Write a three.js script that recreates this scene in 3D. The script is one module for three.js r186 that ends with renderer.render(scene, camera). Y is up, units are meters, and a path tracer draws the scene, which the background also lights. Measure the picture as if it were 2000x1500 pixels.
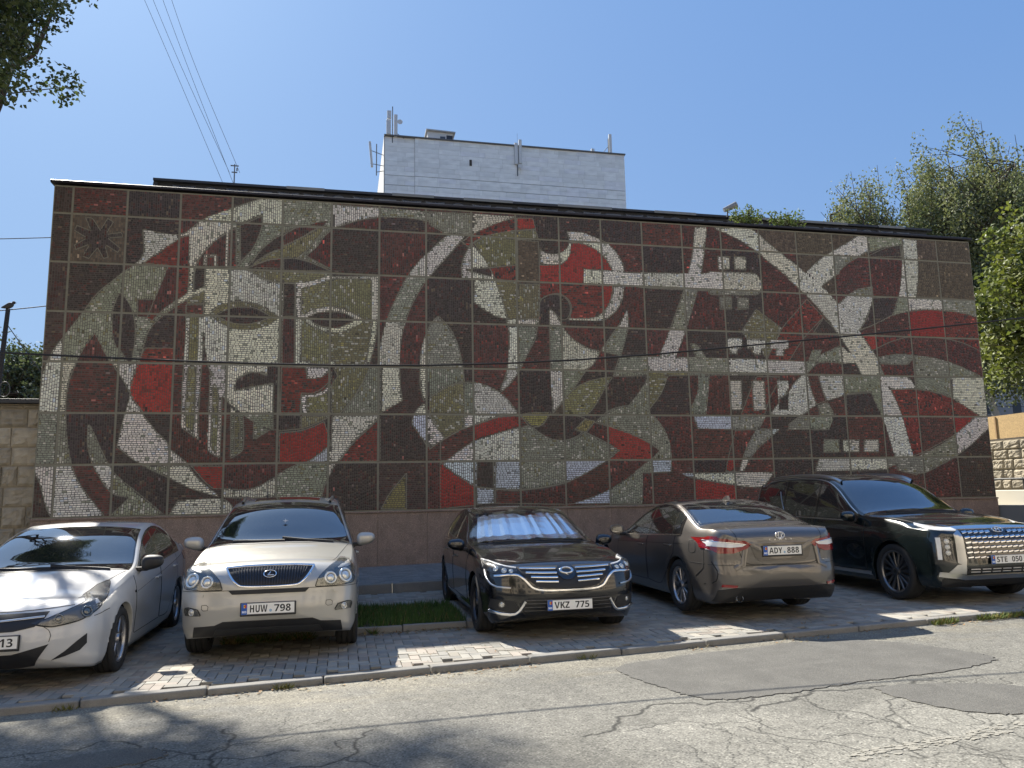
import * as THREE from 'three';
import { mergeGeometries } from 'three/addons/utils/BufferGeometryUtils.js';
import { RoundedBoxGeometry } from 'three/addons/geometries/RoundedBoxGeometry.js';

// ---------------------------------------------------------------- camera, sky, sun, exposure
const scene = new THREE.Scene();
const camera = new THREE.PerspectiveCamera(53.35, 4 / 3, 0.1, 2000);
{
  const yaw = -0.21974, pitch = 0.14466, roll = -0.01907;
  camera.position.set(-2.8555, 1.64, 16.7815);
  const f = new THREE.Vector3(-Math.sin(yaw) * Math.cos(pitch), Math.sin(pitch), -Math.cos(yaw) * Math.cos(pitch));
  const r = new THREE.Vector3(Math.cos(yaw), 0, -Math.sin(yaw));
  const u = new THREE.Vector3().crossVectors(r, f);
  camera.up.copy(u.clone().multiplyScalar(Math.cos(roll)).addScaledVector(r, -Math.sin(roll)));
  camera.lookAt(camera.position.clone().add(f));
}
const renderer = new THREE.WebGLRenderer({ antialias: true });
renderer.toneMapping = THREE.LinearToneMapping;
renderer.toneMappingExposure = 2.15;
renderer.shadowMap.enabled = true;

const SUN = new THREE.Vector3(-0.45, 1, -0.97).normalize();
const sun = new THREE.DirectionalLight(new THREE.Color(1.0, 0.94, 0.84), 5.0);
sun.target.position.set(0, 0, 4); sun.position.copy(SUN).multiplyScalar(60).add(sun.target.position);
sun.castShadow = true;
sun.shadow.mapSize.set(4096, 4096);
Object.assign(sun.shadow.camera, { left: -35, right: 35, top: 35, bottom: -35, near: 1, far: 140 });
scene.add(sun, sun.target);

{ // clear summer sky: deep blue overhead, paler to the horizon and towards the sun
  const W = 512, H = 256, d = new Float32Array(W * H * 4);
  for (let j = 0; j < H; j++) for (let i = 0; i < W; i++) {
    const v = (j + 0.5) / H, el = (v - 0.5) * Math.PI;
    const az = ((i + 0.5) / W - 0.5) * 2 * Math.PI;
    const dir = new THREE.Vector3(Math.cos(el) * Math.cos(az), Math.sin(el), Math.cos(el) * Math.sin(az));
    const t = Math.max(0, Math.sin(el)), k = Math.pow(1 - t, 2.6), c = Math.max(0, dir.dot(SUN));
    const glow = 0.22 * Math.pow(c, 3) + 0.25 * Math.pow(c, 24);
    const o = (j * W + i) * 4;
    d[o] = 0.42 * (0.138 + 0.28 * k + glow * 0.85); d[o + 1] = 0.425 * (0.318 + 0.31 * k + glow * 0.95); d[o + 2] = 0.425 * (0.735 + 0.19 * k + glow * 0.9); d[o + 3] = 1;
    if (el < 0) { const g = Math.min(1, -el * 6); d[o] += (0.10 - d[o]) * g; d[o + 1] += (0.095 - d[o + 1]) * g; d[o + 2] += (0.085 - d[o + 2]) * g; }
  }
  const t = new THREE.DataTexture(d, W, H, THREE.RGBAFormat, THREE.FloatType);
  t.mapping = THREE.EquirectangularReflectionMapping; t.magFilter = t.minFilter = THREE.LinearFilter; t.wrapS = THREE.RepeatWrapping; t.needsUpdate = true;
  scene.background = t; scene.environment = t;
}

// ---------------------------------------------------------------- helpers
let seed = 12345;
const rnd = () => { seed = (seed * 1664525 + 1013904223) >>> 0; return seed / 4294967296; };
const rr = (a, b) => a + (b - a) * rnd();
const reseed = s => { seed = s >>> 0; };
const V = (x, y, z) => new THREE.Vector3(x, y, z);
const clamp = (x, a, b) => Math.min(b, Math.max(a, x));
const used = {};
function numbered(n) { if (!(n in used)) { used[n] = 0; return n; } used[n]++; return n + '_' + String(used[n]).padStart(3, '0'); }
function shadows(o) { o.traverse(m => { if (m.isMesh) { m.castShadow = true; m.receiveShadow = true; } }); }
function mesh(name, geo, mat, parent) {
  const m = new THREE.Mesh(geo, mat); m.name = parent === scene ? numbered(name) : name;
  m.castShadow = m.receiveShadow = true; parent.add(m); return m;
}
function thing(name, label, category, pos = [0, 0, 0], ry = 0, group) {
  const g = new THREE.Group(); g.name = numbered(name); g.position.set(...pos); g.rotation.y = ry;
  g.userData = { label, category }; if (group) g.userData.group = group; scene.add(g); return g;
}
function tag(o, label, category, group, kind) { Object.assign(o.userData, { label, category }); if (group) o.userData.group = group; if (kind) o.userData.kind = kind; return o; }
function structure(name, geo, mat) { const m = mesh(name, geo, mat, scene); m.userData.kind = 'structure'; return m; }
function box(w, h, d, x = 0, y = 0, z = 0) { const g = new THREE.BoxGeometry(w, h, d); g.translate(x, y, z); return g; }
function rbox(w, h, d, r, x = 0, y = 0, z = 0) { const g = new RoundedBoxGeometry(w, h, d, 2, r); g.translate(x, y, z); return g; }
function cyl(r0, r1, a, b, seg = 8) {
  const A = V(...a), B = V(...b), d = B.clone().sub(A);
  const g = new THREE.CylinderGeometry(r1, r0, d.length(), seg);
  g.applyQuaternion(new THREE.Quaternion().setFromUnitVectors(V(0, 1, 0), d.clone().normalize()));
  const c = A.add(B).multiplyScalar(0.5); g.translate(c.x, c.y, c.z); return g;
}
function merge(list) { const l = list.map(g => { const n = g.index ? g.toNonIndexed() : g; for (const k of Object.keys(n.attributes)) if (!['position', 'normal', 'uv'].includes(k)) n.deleteAttribute(k); return n; }); return mergeGeometries(l); }
function mat(rgb, rough = 0.8, extra = {}) { const m = new THREE.MeshStandardMaterial({ roughness: rough, ...extra }); m.color.setRGB(...rgb); return m; }
function phys(rgb, rough, extra = {}) { const m = new THREE.MeshPhysicalMaterial({ roughness: rough, ...extra }); m.color.setRGB(...rgb); return m; }
// value noise
const NP = new Float32Array(65536); { let s = 777; for (let i = 0; i < 65536; i++) { s = (s * 1664525 + 1013904223) >>> 0; NP[i] = s / 4294967296; } }
const hash2 = (x, y) => NP[((x * 374761 + y * 668265 + ((x ^ y) * 1274126)) >>> 0) & 65535];
function vn(x, y) {
  const xi = Math.floor(x), yi = Math.floor(y), fx = x - xi, fy = y - yi, u = fx * fx * (3 - 2 * fx), v = fy * fy * (3 - 2 * fy);
  return (hash2(xi, yi) * (1 - u) + hash2(xi + 1, yi) * u) * (1 - v) + (hash2(xi, yi + 1) * (1 - u) + hash2(xi + 1, yi + 1) * u) * v;
}
function fbm(x, y, o = 4) { let s = 0, a = 0.5, t = 0; for (let i = 0; i < o; i++) { s += a * vn(x, y); t += a; x = x * 2.03 + 17.1; y = y * 2.03 + 5.3; a *= 0.5; } return s / t; }
const enc = c => { c = clamp(c, 0, 1); return Math.round(255 * (c <= 0.0031308 ? c * 12.92 : 1.055 * Math.pow(c, 1 / 2.4) - 0.055)); };
// colour (linear rgb from fn(u,v in metres)) and height texture over w x h metres
function texture(px, py, w, h, fn, srgb = true) {
  const d = new Uint8Array(px * py * 4);
  for (let j = 0; j < py; j++) for (let i = 0; i < px; i++) {
    const c = fn((i + 0.5) / px * w, (j + 0.5) / py * h), o = (j * px + i) * 4;
    if (srgb) { d[o] = enc(c[0]); d[o + 1] = enc(c[1]); d[o + 2] = enc(c[2]); } else { d[o] = d[o + 1] = d[o + 2] = clamp(Math.round(c * 255), 0, 255); }
    d[o + 3] = 255;
  }
  const t = new THREE.DataTexture(d, px, py); t.wrapS = t.wrapT = THREE.RepeatWrapping; t.magFilter = THREE.LinearFilter; t.minFilter = THREE.LinearMipmapLinearFilter; t.generateMipmaps = true;
  if (srgb) t.colorSpace = THREE.SRGBColorSpace; t.needsUpdate = true; return t;
}
// world-metre box uv
function metreUV(g, s = 1) {
  const p = g.attributes.position, n = g.attributes.normal, uv = new Float32Array(p.count * 2);
  for (let i = 0; i < p.count; i++) {
    const ax = Math.abs(n.getX(i)), ay = Math.abs(n.getY(i)), az = Math.abs(n.getZ(i));
    let a, b; if (ay >= ax && ay >= az) { a = p.getX(i); b = p.getZ(i); } else if (ax >= az) { a = p.getZ(i); b = p.getY(i); } else { a = p.getX(i); b = p.getY(i); }
    uv[i * 2] = a / s; uv[i * 2 + 1] = b / s;
  }
  g.setAttribute('uv', new THREE.BufferAttribute(uv, 2)); return g;
}
// cheap bevel-less blocks: 8 vertices each, front face plus sides
class Blocks {
  constructor() { this.p = []; this.n = []; this.c = []; this.i = []; }
  // quad corners q (4 x [x,y,z], counter-clockwise seen from outside), normal nv, depth, colour, inset of the front face
  add(q, nv, depth, col) {
    const b = this.p.length / 3; let cx = 0, cy = 0, cz = 0;
    for (const a of q) { cx += a[0] / 4; cy += a[1] / 4; cz += a[2] / 4; }
    for (const a of q) { this.p.push(a[0], a[1], a[2]); const ox = a[0] - cx, oy = a[1] - cy, oz = a[2] - cz, L = Math.hypot(ox, oy, oz) || 1; const k = 0.25; const nx = nv[0] + k * ox / L, ny = nv[1] + k * oy / L, nz = nv[2] + k * oz / L, m = Math.hypot(nx, ny, nz); this.n.push(nx / m, ny / m, nz / m); this.c.push(...col); }
    for (const a of q) { this.p.push(a[0] - nv[0] * depth, a[1] - nv[1] * depth, a[2] - nv[2] * depth); const ox = a[0] - cx, oy = a[1] - cy, oz = a[2] - cz, L = Math.hypot(ox, oy, oz) || 1; this.n.push(ox / L, oy / L, oz / L); this.c.push(...col); }
    this.i.push(b, b + 1, b + 2, b, b + 2, b + 3);
    for (let k = 0; k < 4; k++) { const m = (k + 1) % 4; this.i.push(b + k, b + 4 + k, b + 4 + m, b + k, b + 4 + m, b + m); }
  }
  geo() {
    const g = new THREE.BufferGeometry();
    g.setAttribute('position', new THREE.Float32BufferAttribute(this.p, 3)); g.setAttribute('normal', new THREE.Float32BufferAttribute(this.n, 3));
    g.setAttribute('color', new THREE.Float32BufferAttribute(this.c, 3)); g.setIndex(this.i); return g;
  }
}
// grid sheet y = f(x,z)
function sheet(x0, x1, z0f, z1f, nx, nz, yf, uvs = 1) {
  const p = [], uv = [], id = [];
  for (let j = 0; j <= nz; j++) for (let i = 0; i <= nx; i++) {
    const x = x0 + (x1 - x0) * i / nx, za = z0f(x), zb = z1f(x), z = za + (zb - za) * j / nz;
    p.push(x, yf(x, z), z); uv.push(x / uvs, z / uvs);
  }
  for (let j = 0; j < nz; j++) for (let i = 0; i < nx; i++) { const a = j * (nx + 1) + i, b = a + 1, c = a + nx + 1, d = c + 1; id.push(a, c, b, b, c, d); }
  const g = new THREE.BufferGeometry(); g.setAttribute('position', new THREE.Float32BufferAttribute(p, 3)); g.setAttribute('uv', new THREE.Float32BufferAttribute(uv, 2)); g.setIndex(id); g.computeVertexNormals(); return g;
}

// ---------------------------------------------------------------- levels
const parkY = (x, z) => 0.0095 * (x + 3.2) + 0.012 * Math.max(0, 7.0 - z);
const roadY = (x, z) => 0.0095 * (x + 3.2) - 0.05;
const walkY = x => 0.20 + 0.02 * (x + 2.5);
const kerbZ = x => 9.3 - 0.085 * (x + 4);
const WALKZ = 3.4;
const PX = 1.0497, PY = 1.04;                       // mosaic panel size
const colX = c => (c - 9) * PX, rowY = r => 1.64 + PY * (5 - r + 1.734);
const WALL_L = colX(0.65), WALL_R = colX(22), WALL_T = rowY(0.42), WALL_B = rowY(7);

// ---------------------------------------------------------------- ground, road, paving
const earth = mat([0.09, 0.08, 0.06], 1);
structure('ground', (() => { const g = new THREE.PlaneGeometry(900, 900); g.rotateX(-Math.PI / 2); g.translate(0, -0.45, 0); return g; })(), earth);

// asphalt: aggregate, worn lanes, cracks
const RX0 = -9, RZ0 = 8.2, RW = 18, RH = 9;
const roadCol = (() => {
  const N = 2048, M = 1024, crack = new Float32Array(N * M);
  reseed(99);
  const dot = (x, z, w, s) => { const i0 = (x - RX0) / RW * N, j0 = (z - RZ0) / RH * M, R = Math.ceil(w / RW * N) + 1; for (let j = -R; j <= R; j++) for (let i = -R; i <= R; i++) { const a = Math.floor(i0 + i), b = Math.floor(j0 + j); if (a < 0 || b < 0 || a >= N || b >= M) continue; const d = Math.hypot(a + 0.5 - i0, b + 0.5 - j0) / (w / RW * N); if (d < 1) crack[b * N + a] = Math.max(crack[b * N + a], s * (1 - d * d)); } };
  const walk = (x, z, a, len, w, br) => { const h0 = a; for (let s = 0; s < len; s += 0.012) { x += Math.cos(a) * 0.012; z += Math.sin(a) * 0.012; a += rr(-0.5, 0.5) + (h0 - a) * 0.12; if (rnd() < 0.03) a += rr(-0.9, 0.9); dot(x, z, w * rr(0.7, 1.4), 1); if (br > 0 && rnd() < 0.012) walk(x, z, a + rr(-1.4, 1.4), len * rr(0.3, 0.6), w * 0.7, br - 1); } };
  walk(-5.2, 10.6, 0.1, 2.6, 0.012, 2); walk(-3.7, 10.4, 1.3, 1.6, 0.016, 1); walk(-5.0, 11.3, -0.4, 2.2, 0.011, 2); walk(-2.6, 10.75, 2.0, 1.2, 0.014, 1);
  for (let k = 0; k < 26; k++) walk(rr(-0.6, 2.2), rr(11.35, 12.6), rr(0, 6.28), rr(0.5, 1.5), rr(0.006, 0.011), 2);
  for (let k = 0; k < 8; k++) walk(rr(1.6, 4.2), rr(11.0, 11.6), rr(0, 6.28), rr(0.3, 0.9), 0.007, 1);
  walk(-1.2, 11.4, -0.15, 2.6, 0.018, 0); walk(0.2, 11.2, 0.1, 2.2, 0.02, 0);
  const zone = (x, z) => clamp((z - (11.35 + 0.25 * (fbm(x * 1.3, 7.7, 3) - 0.5) * 4 - 0.05 * x)) * 12, 0, 1) * clamp((x + 0.9) * 6 + fbm(x * 5, z * 5) * 3, 0, 1);
  const f = (u, v) => {
    const x = u + RX0, z = v + RZ0, i = Math.min(N - 1, Math.floor(u / RW * N)), j = Math.min(M - 1, Math.floor(v / RH * M));
    const big = fbm(x * 0.7, z * 1.1, 4), agg = hash2(i, j), mid = fbm(x * 14, z * 14, 3), old = zone(x, z);
    let k = 0.165 * (0.72 + 0.5 * big) * (0.72 + 0.4 * mid) * (0.66 + 0.68 * agg);
    if (agg > 0.93) k *= 1.45; if (agg < 0.05) k *= 0.45;
    k *= 1 + 0.28 * old;
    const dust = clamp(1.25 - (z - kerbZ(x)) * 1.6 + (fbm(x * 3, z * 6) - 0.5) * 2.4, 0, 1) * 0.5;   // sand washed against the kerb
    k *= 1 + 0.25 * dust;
    k *= 1 - 0.8 * crack[j * N + i];
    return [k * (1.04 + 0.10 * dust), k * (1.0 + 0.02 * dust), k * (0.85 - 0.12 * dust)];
  };
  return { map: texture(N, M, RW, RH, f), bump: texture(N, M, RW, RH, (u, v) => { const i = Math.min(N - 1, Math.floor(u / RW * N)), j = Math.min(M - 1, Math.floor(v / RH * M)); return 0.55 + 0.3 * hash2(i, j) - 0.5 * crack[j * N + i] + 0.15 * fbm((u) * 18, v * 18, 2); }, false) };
})();
{
  const g = sheet(-60, 60, x => kerbZ(x) - 0.05, x => 40, 120, 24, roadY);
  const p = g.attributes.position, uv = g.attributes.uv; for (let i = 0; i < p.count; i++) uv.setXY(i, (p.getX(i) - RX0) / RW, (p.getZ(i) - RZ0) / RH);
  roadCol.map.wrapS = roadCol.map.wrapT = roadCol.bump.wrapS = roadCol.bump.wrapT = THREE.MirroredRepeatWrapping;
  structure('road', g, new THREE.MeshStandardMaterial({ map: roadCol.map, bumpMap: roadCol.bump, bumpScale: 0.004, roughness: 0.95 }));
}
const road = scene.children[scene.children.length - 1];
// repair patches: irregular sheets of newer, darker asphalt lying proud of the old road
function patchGeo(outline, lift, jag) {
  const pts = []; const n = outline.length;
  const cv = new THREE.CatmullRomCurve3(outline.map(q => V(q[0], 0, q[1])), true, 'centripetal');
  for (let i = 0; i < n * 16; i++) { const q = cv.getPoint(i / (n * 16)); pts.push(new THREE.Vector2(q.x + rr(-jag, jag), q.z + rr(-jag, jag))); }
  const tri = THREE.ShapeUtils.triangulateShape(pts, []), p = [], uv = [], id = [];
  pts.forEach(q => { p.push(q.x, roadY(q.x, q.y) + lift, q.y); uv.push(q.x / 2, q.y / 2); });
  tri.forEach(t => { const [a, b, c] = t; const A = pts[a], B = pts[b], C = pts[c]; const cr = (B.x - A.x) * (C.y - A.y) - (B.y - A.y) * (C.x - A.x); cr > 0 ? id.push(a, c, b) : id.push(a, b, c); });
  const m = pts.length; pts.forEach(q => { p.push(q.x + rr(-.004, .004), roadY(q.x, q.y) - 0.01, q.y + rr(-.004, .004)); uv.push(q.x / 2, q.y / 2); });
  for (let i = 0; i < m; i++) { const k = (i + 1) % m; id.push(i, m + i, m + k, i, m + k, k); }
  const g = new THREE.BufferGeometry(); g.setAttribute('position', new THREE.Float32BufferAttribute(p, 3)); g.setAttribute('uv', new THREE.Float32BufferAttribute(uv, 2)); g.setIndex(id); const ng = g.toNonIndexed(); ng.computeVertexNormals(); return ng;
}
const aggTex = k => texture(512, 512, 2, 2, (u, v) => { const i = Math.floor(u * 256), j = Math.floor(v * 256), a = hash2(i + 31, j + 7); let c = k * (0.62 + 0.76 * a) * (0.8 + 0.4 * fbm(u * 5, v * 5, 3)); if (a > 0.95) c *= 1.5; return [c * 1.04, c, c * 0.88]; });
const aggBump = texture(512, 512, 2, 2, (u, v) => hash2(Math.floor(u * 256) + 31, Math.floor(v * 256) + 7) * 0.7 + 0.3 * fbm(u * 30, v * 30, 2), false);
const patchMat = new THREE.MeshStandardMaterial({ map: aggTex(0.105), bumpMap: aggBump, bumpScale: 0.005, roughness: 0.95 });
const patchMat2 = new THREE.MeshStandardMaterial({ map: aggTex(0.088), bumpMap: aggBump, bumpScale: 0.005, roughness: 0.95 });
reseed(5);
for (const [o, m] of [
  [[[-0.25, 9.52], [0.4, 9.28], [1.4, 9.12], [2.3, 9.0], [2.9, 9.35], [3.2, 9.9], [3.25, 10.35], [2.6, 10.6], [1.5, 10.72], [0.6, 10.85], [0.05, 10.8], [-0.15, 10.3]], patchMat],
  [[[1.5, 10.95], [2.2, 11.0], [2.6, 11.25], [2.5, 11.75], [2.0, 11.9], [1.6, 11.6]], patchMat],
  [[[-4.9, 11.0], [-4.5, 10.72], [-4.1, 10.75], [-4.0, 10.95], [-4.4, 11.1]], patchMat2]]) {
  const p = mesh('asphalt_patch', patchGeo(o, 0.007, 0.022), m, road); p.userData.label = 'darker repair patch in the worn asphalt';
}
{ // worn painted line
  const P = []; reseed(8);
  const a = [0.3, 12.3], b = [4.4, 11.72]; const blk = [];
  for (let k = 0; k < 1100; k++) { const t = rnd(), s = rr(-1, 1); if (fbm(t * 30, s * 1.5 + 4, 3) < 0.47) continue; const x = a[0] + (b[0] - a[0]) * t, z = a[1] + (b[1] - a[1]) * t + s * 0.075; const r = rr(0.006, 0.028); const sh = []; const n = 7; for (let i = 0; i < n; i++) { const an = i / n * 6.283; sh.push([x + Math.cos(an) * r * rr(.7, 1.6), z + Math.sin(an) * r * rr(.35, .7)]); }
    const p = [], id = []; sh.forEach(q => p.push(q[0], roadY(q[0], q[1]) + 0.003 + k * 2e-6, q[1])); for (let i = 1; i < n - 1; i++) id.push(0, i + 1, i); const g = new THREE.BufferGeometry(); g.setAttribute('position', new THREE.Float32BufferAttribute(p, 3)); g.setIndex(id); g.computeVertexNormals(); g.setAttribute('uv', new THREE.Float32BufferAttribute(new Float32Array(n * 2), 2)); blk.push(g); }
  const m = mesh('painted_line', merge(blk), mat([0.29, 0.275, 0.23], 0.9), road); m.userData.kind = 'stuff'; m.userData.label = 'flaking remains of a white painted road line';
}

// parking bay paving: herringbone blocks; the front ones single, the others joined
{
  const bed = structure('parking_bay', sheet(-16, 16, x => WALKZ, x => kerbZ(x) - 0.13, 60, 12, (x, z) => parkY(x, z) - 0.022), mat([0.10, 0.085, 0.065], 1));
  bed.userData.label = undefined; delete bed.userData.label;
  reseed(21);
  const a = 0.1025, gap = 0.0075, cand = [], stuff = new Blocks();
  const bedIn = (x, z) => x > -4.4 && x < -1.28 && z > 5.3 && z < 7.0;
  const cols = [[0.31, 0.295, 0.255], [0.33, 0.305, 0.255], [0.28, 0.27, 0.24], [0.325, 0.285, 0.24]];
  const PAL = [0.84, 0.97, 1.1].flatMap(k => cols.map(c => c.map(v => v * k))); // one palette for every block, drawn at random
  const tint = () => Math.floor(rnd() * PAL.length);
  const quad = (x0, z0, w, d) => { const t = rr(-0.003, 0.003); return [[x0, z0 + d], [x0 + w, z0 + d], [x0 + w, z0], [x0, z0]].map(q => [q[0], parkY(q[0], q[1]) + t + rr(-0.0015, 0.0015), q[1]]); };
  for (let A = -240; A < 240; A++) for (let B = -120; B < 120; B++) {
    const ox = (A - 2 * B) * a, oz = (A + 2 * B) * a + 6;
    for (const [dx, dz, w, d] of [[0, 0, 2, 1], [2, -1, 1, 2]]) {
      const x0 = ox + dx * a + gap / 2, z0 = oz + dz * a + gap / 2, W = w * a - gap, D = d * a - gap, cx = x0 + W / 2, cz = z0 + D / 2;
      if (cx < -11 || cx > 9.5 || z0 < WALKZ + 0.01 || z0 + D > kerbZ(cx) - 0.145 || bedIn(cx, cz)) continue;
      const dist = Math.hypot(cx + 2.86, cz - 16.8);
      const px = (cx + 2.86) / (16.8 - cz); // rough bearing, to leave out blocks beyond the frame
      if (px < -0.62 || px > 1.35) continue;
      cand.push({ q: quad(x0, z0, W, D), c: tint(), cx, cz, W, D, x0, z0, dist });
    }
  }
  const single = cand.filter(b => b.cx > -5.6 && b.cx < 3.2).sort((p, q) => q.cz + 0.085 * q.cx - p.cz - 0.085 * p.cx).slice(0, 290);   // the rows along the kerb
  const set = new Set(single);
  for (const b of cand) if (!set.has(b)) stuff.add(b.q, [0, 1, 0], 0.02, PAL[b.c]);
  const vm = new THREE.MeshStandardMaterial({ vertexColors: true, roughness: 0.92 });
  const s = mesh('paving_blocks', stuff.geo(), vm, bed); s.userData.kind = 'stuff'; s.userData.label = 'grey herringbone paving blocks under and behind the cars';
  const pm = PAL.map(c => new THREE.MeshStandardMaterial({ color: new THREE.Color().setRGB(...c), roughness: 0.92, bumpMap: aggBump, bumpScale: 0.002 }));
  const gH = metreUV(rbox(2 * a - gap, 0.03, a - gap, 0.004)), gV = metreUV(rbox(a - gap, 0.03, 2 * a - gap, 0.004));
  for (const b of single) { const m = mesh('paver', b.W > b.D ? gH : gV, pm[b.c], bed); m.position.set(b.cx, parkY(b.cx, b.cz) - 0.015 + rr(-0.003, 0.003), b.cz); m.rotation.set(rr(-.008, .008), rr(-.012, .012), rr(-.008, .008)); }
}
const concTex = texture(256, 256, 1, 1, (u, v) => { const k = 0.21 * (0.75 + 0.35 * fbm(u * 8, v * 8, 4) + 0.25 * hash2(Math.floor(u * 256), Math.floor(v * 256))); return [k, k * 0.96, k * 0.86]; });
const concMat = new THREE.MeshStandardMaterial({ map: concTex, bumpMap: aggBump, bumpScale: 0.002, roughness: 0.95 });
function kerbRun(name, x0, x1, step, zf, topf, botf, wid) {
  const k = new THREE.Group(); k.name = numbered(name); k.userData.kind = 'structure'; scene.add(k);
  for (let x = x0; x < x1 - 0.01; x += step) {
    const xa = x + 0.006, xb = x + step - 0.006, xm = (xa + xb) / 2, za = zf(xa), zb = zf(xb), L = Math.hypot(xb - xa, zb - za), top = topf(xm) + rr(-0.006, 0.006), H = top - botf(xm) + 0.1;
    const g = metreUV(rbox(L, H, wid, 0.018)); const m = mesh('kerbstone', g, concMat, k);
    m.position.set(xm, top - H / 2, (za + zb) / 2 - wid / 2); m.rotation.set(rr(-.01, .01), Math.atan2(za - zb, xb - xa), Math.atan2(topf(xb) - topf(xa), xb - xa));
  }
  return k;
}
reseed(31);
kerbRun('kerb', -11, 11, 1.0, x => kerbZ(x), x => parkY(x, 9) + 0.012, x => roadY(x, 9), 0.13);
kerbRun('walk_kerb', -10, 15, 1.0, x => WALKZ + 0.02, x => walkY(x) + 0.004, x => parkY(x, WALKZ), 0.12);
{ // pavement in front of the wall
  const w = structure('pavement', sheet(-14, 15, x => 0.02, x => WALKZ - 0.1, 40, 6, (x, z) => walkY(x) - 0.012), mat([0.09, 0.08, 0.065], 1));
  const b = new Blocks(); reseed(41);
  for (let j = 0; j < 31; j++) for (let i = 0; i < 150; i++) { const x0 = -9.5 + i * 0.1625 + (j % 2) * 0.081, z0 = 0.04 + j * 0.104; if (z0 + 0.1 > WALKZ - 0.11) continue; const k = rr(0.17, 0.25); b.add([[x0, walkY(x0), z0 + 0.098], [x0 + 0.155, walkY(x0 + .155), z0 + 0.098], [x0 + 0.155, walkY(x0 + .155), z0], [x0, walkY(x0), z0]], [0, 1, 0], 0.012, [k, k * 0.95, k * 0.87]); }
  const s = mesh('paving_blocks', b.geo(), new THREE.MeshStandardMaterial({ vertexColors: true, roughness: 0.92 }), w); s.userData.kind = 'stuff';
}

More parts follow.
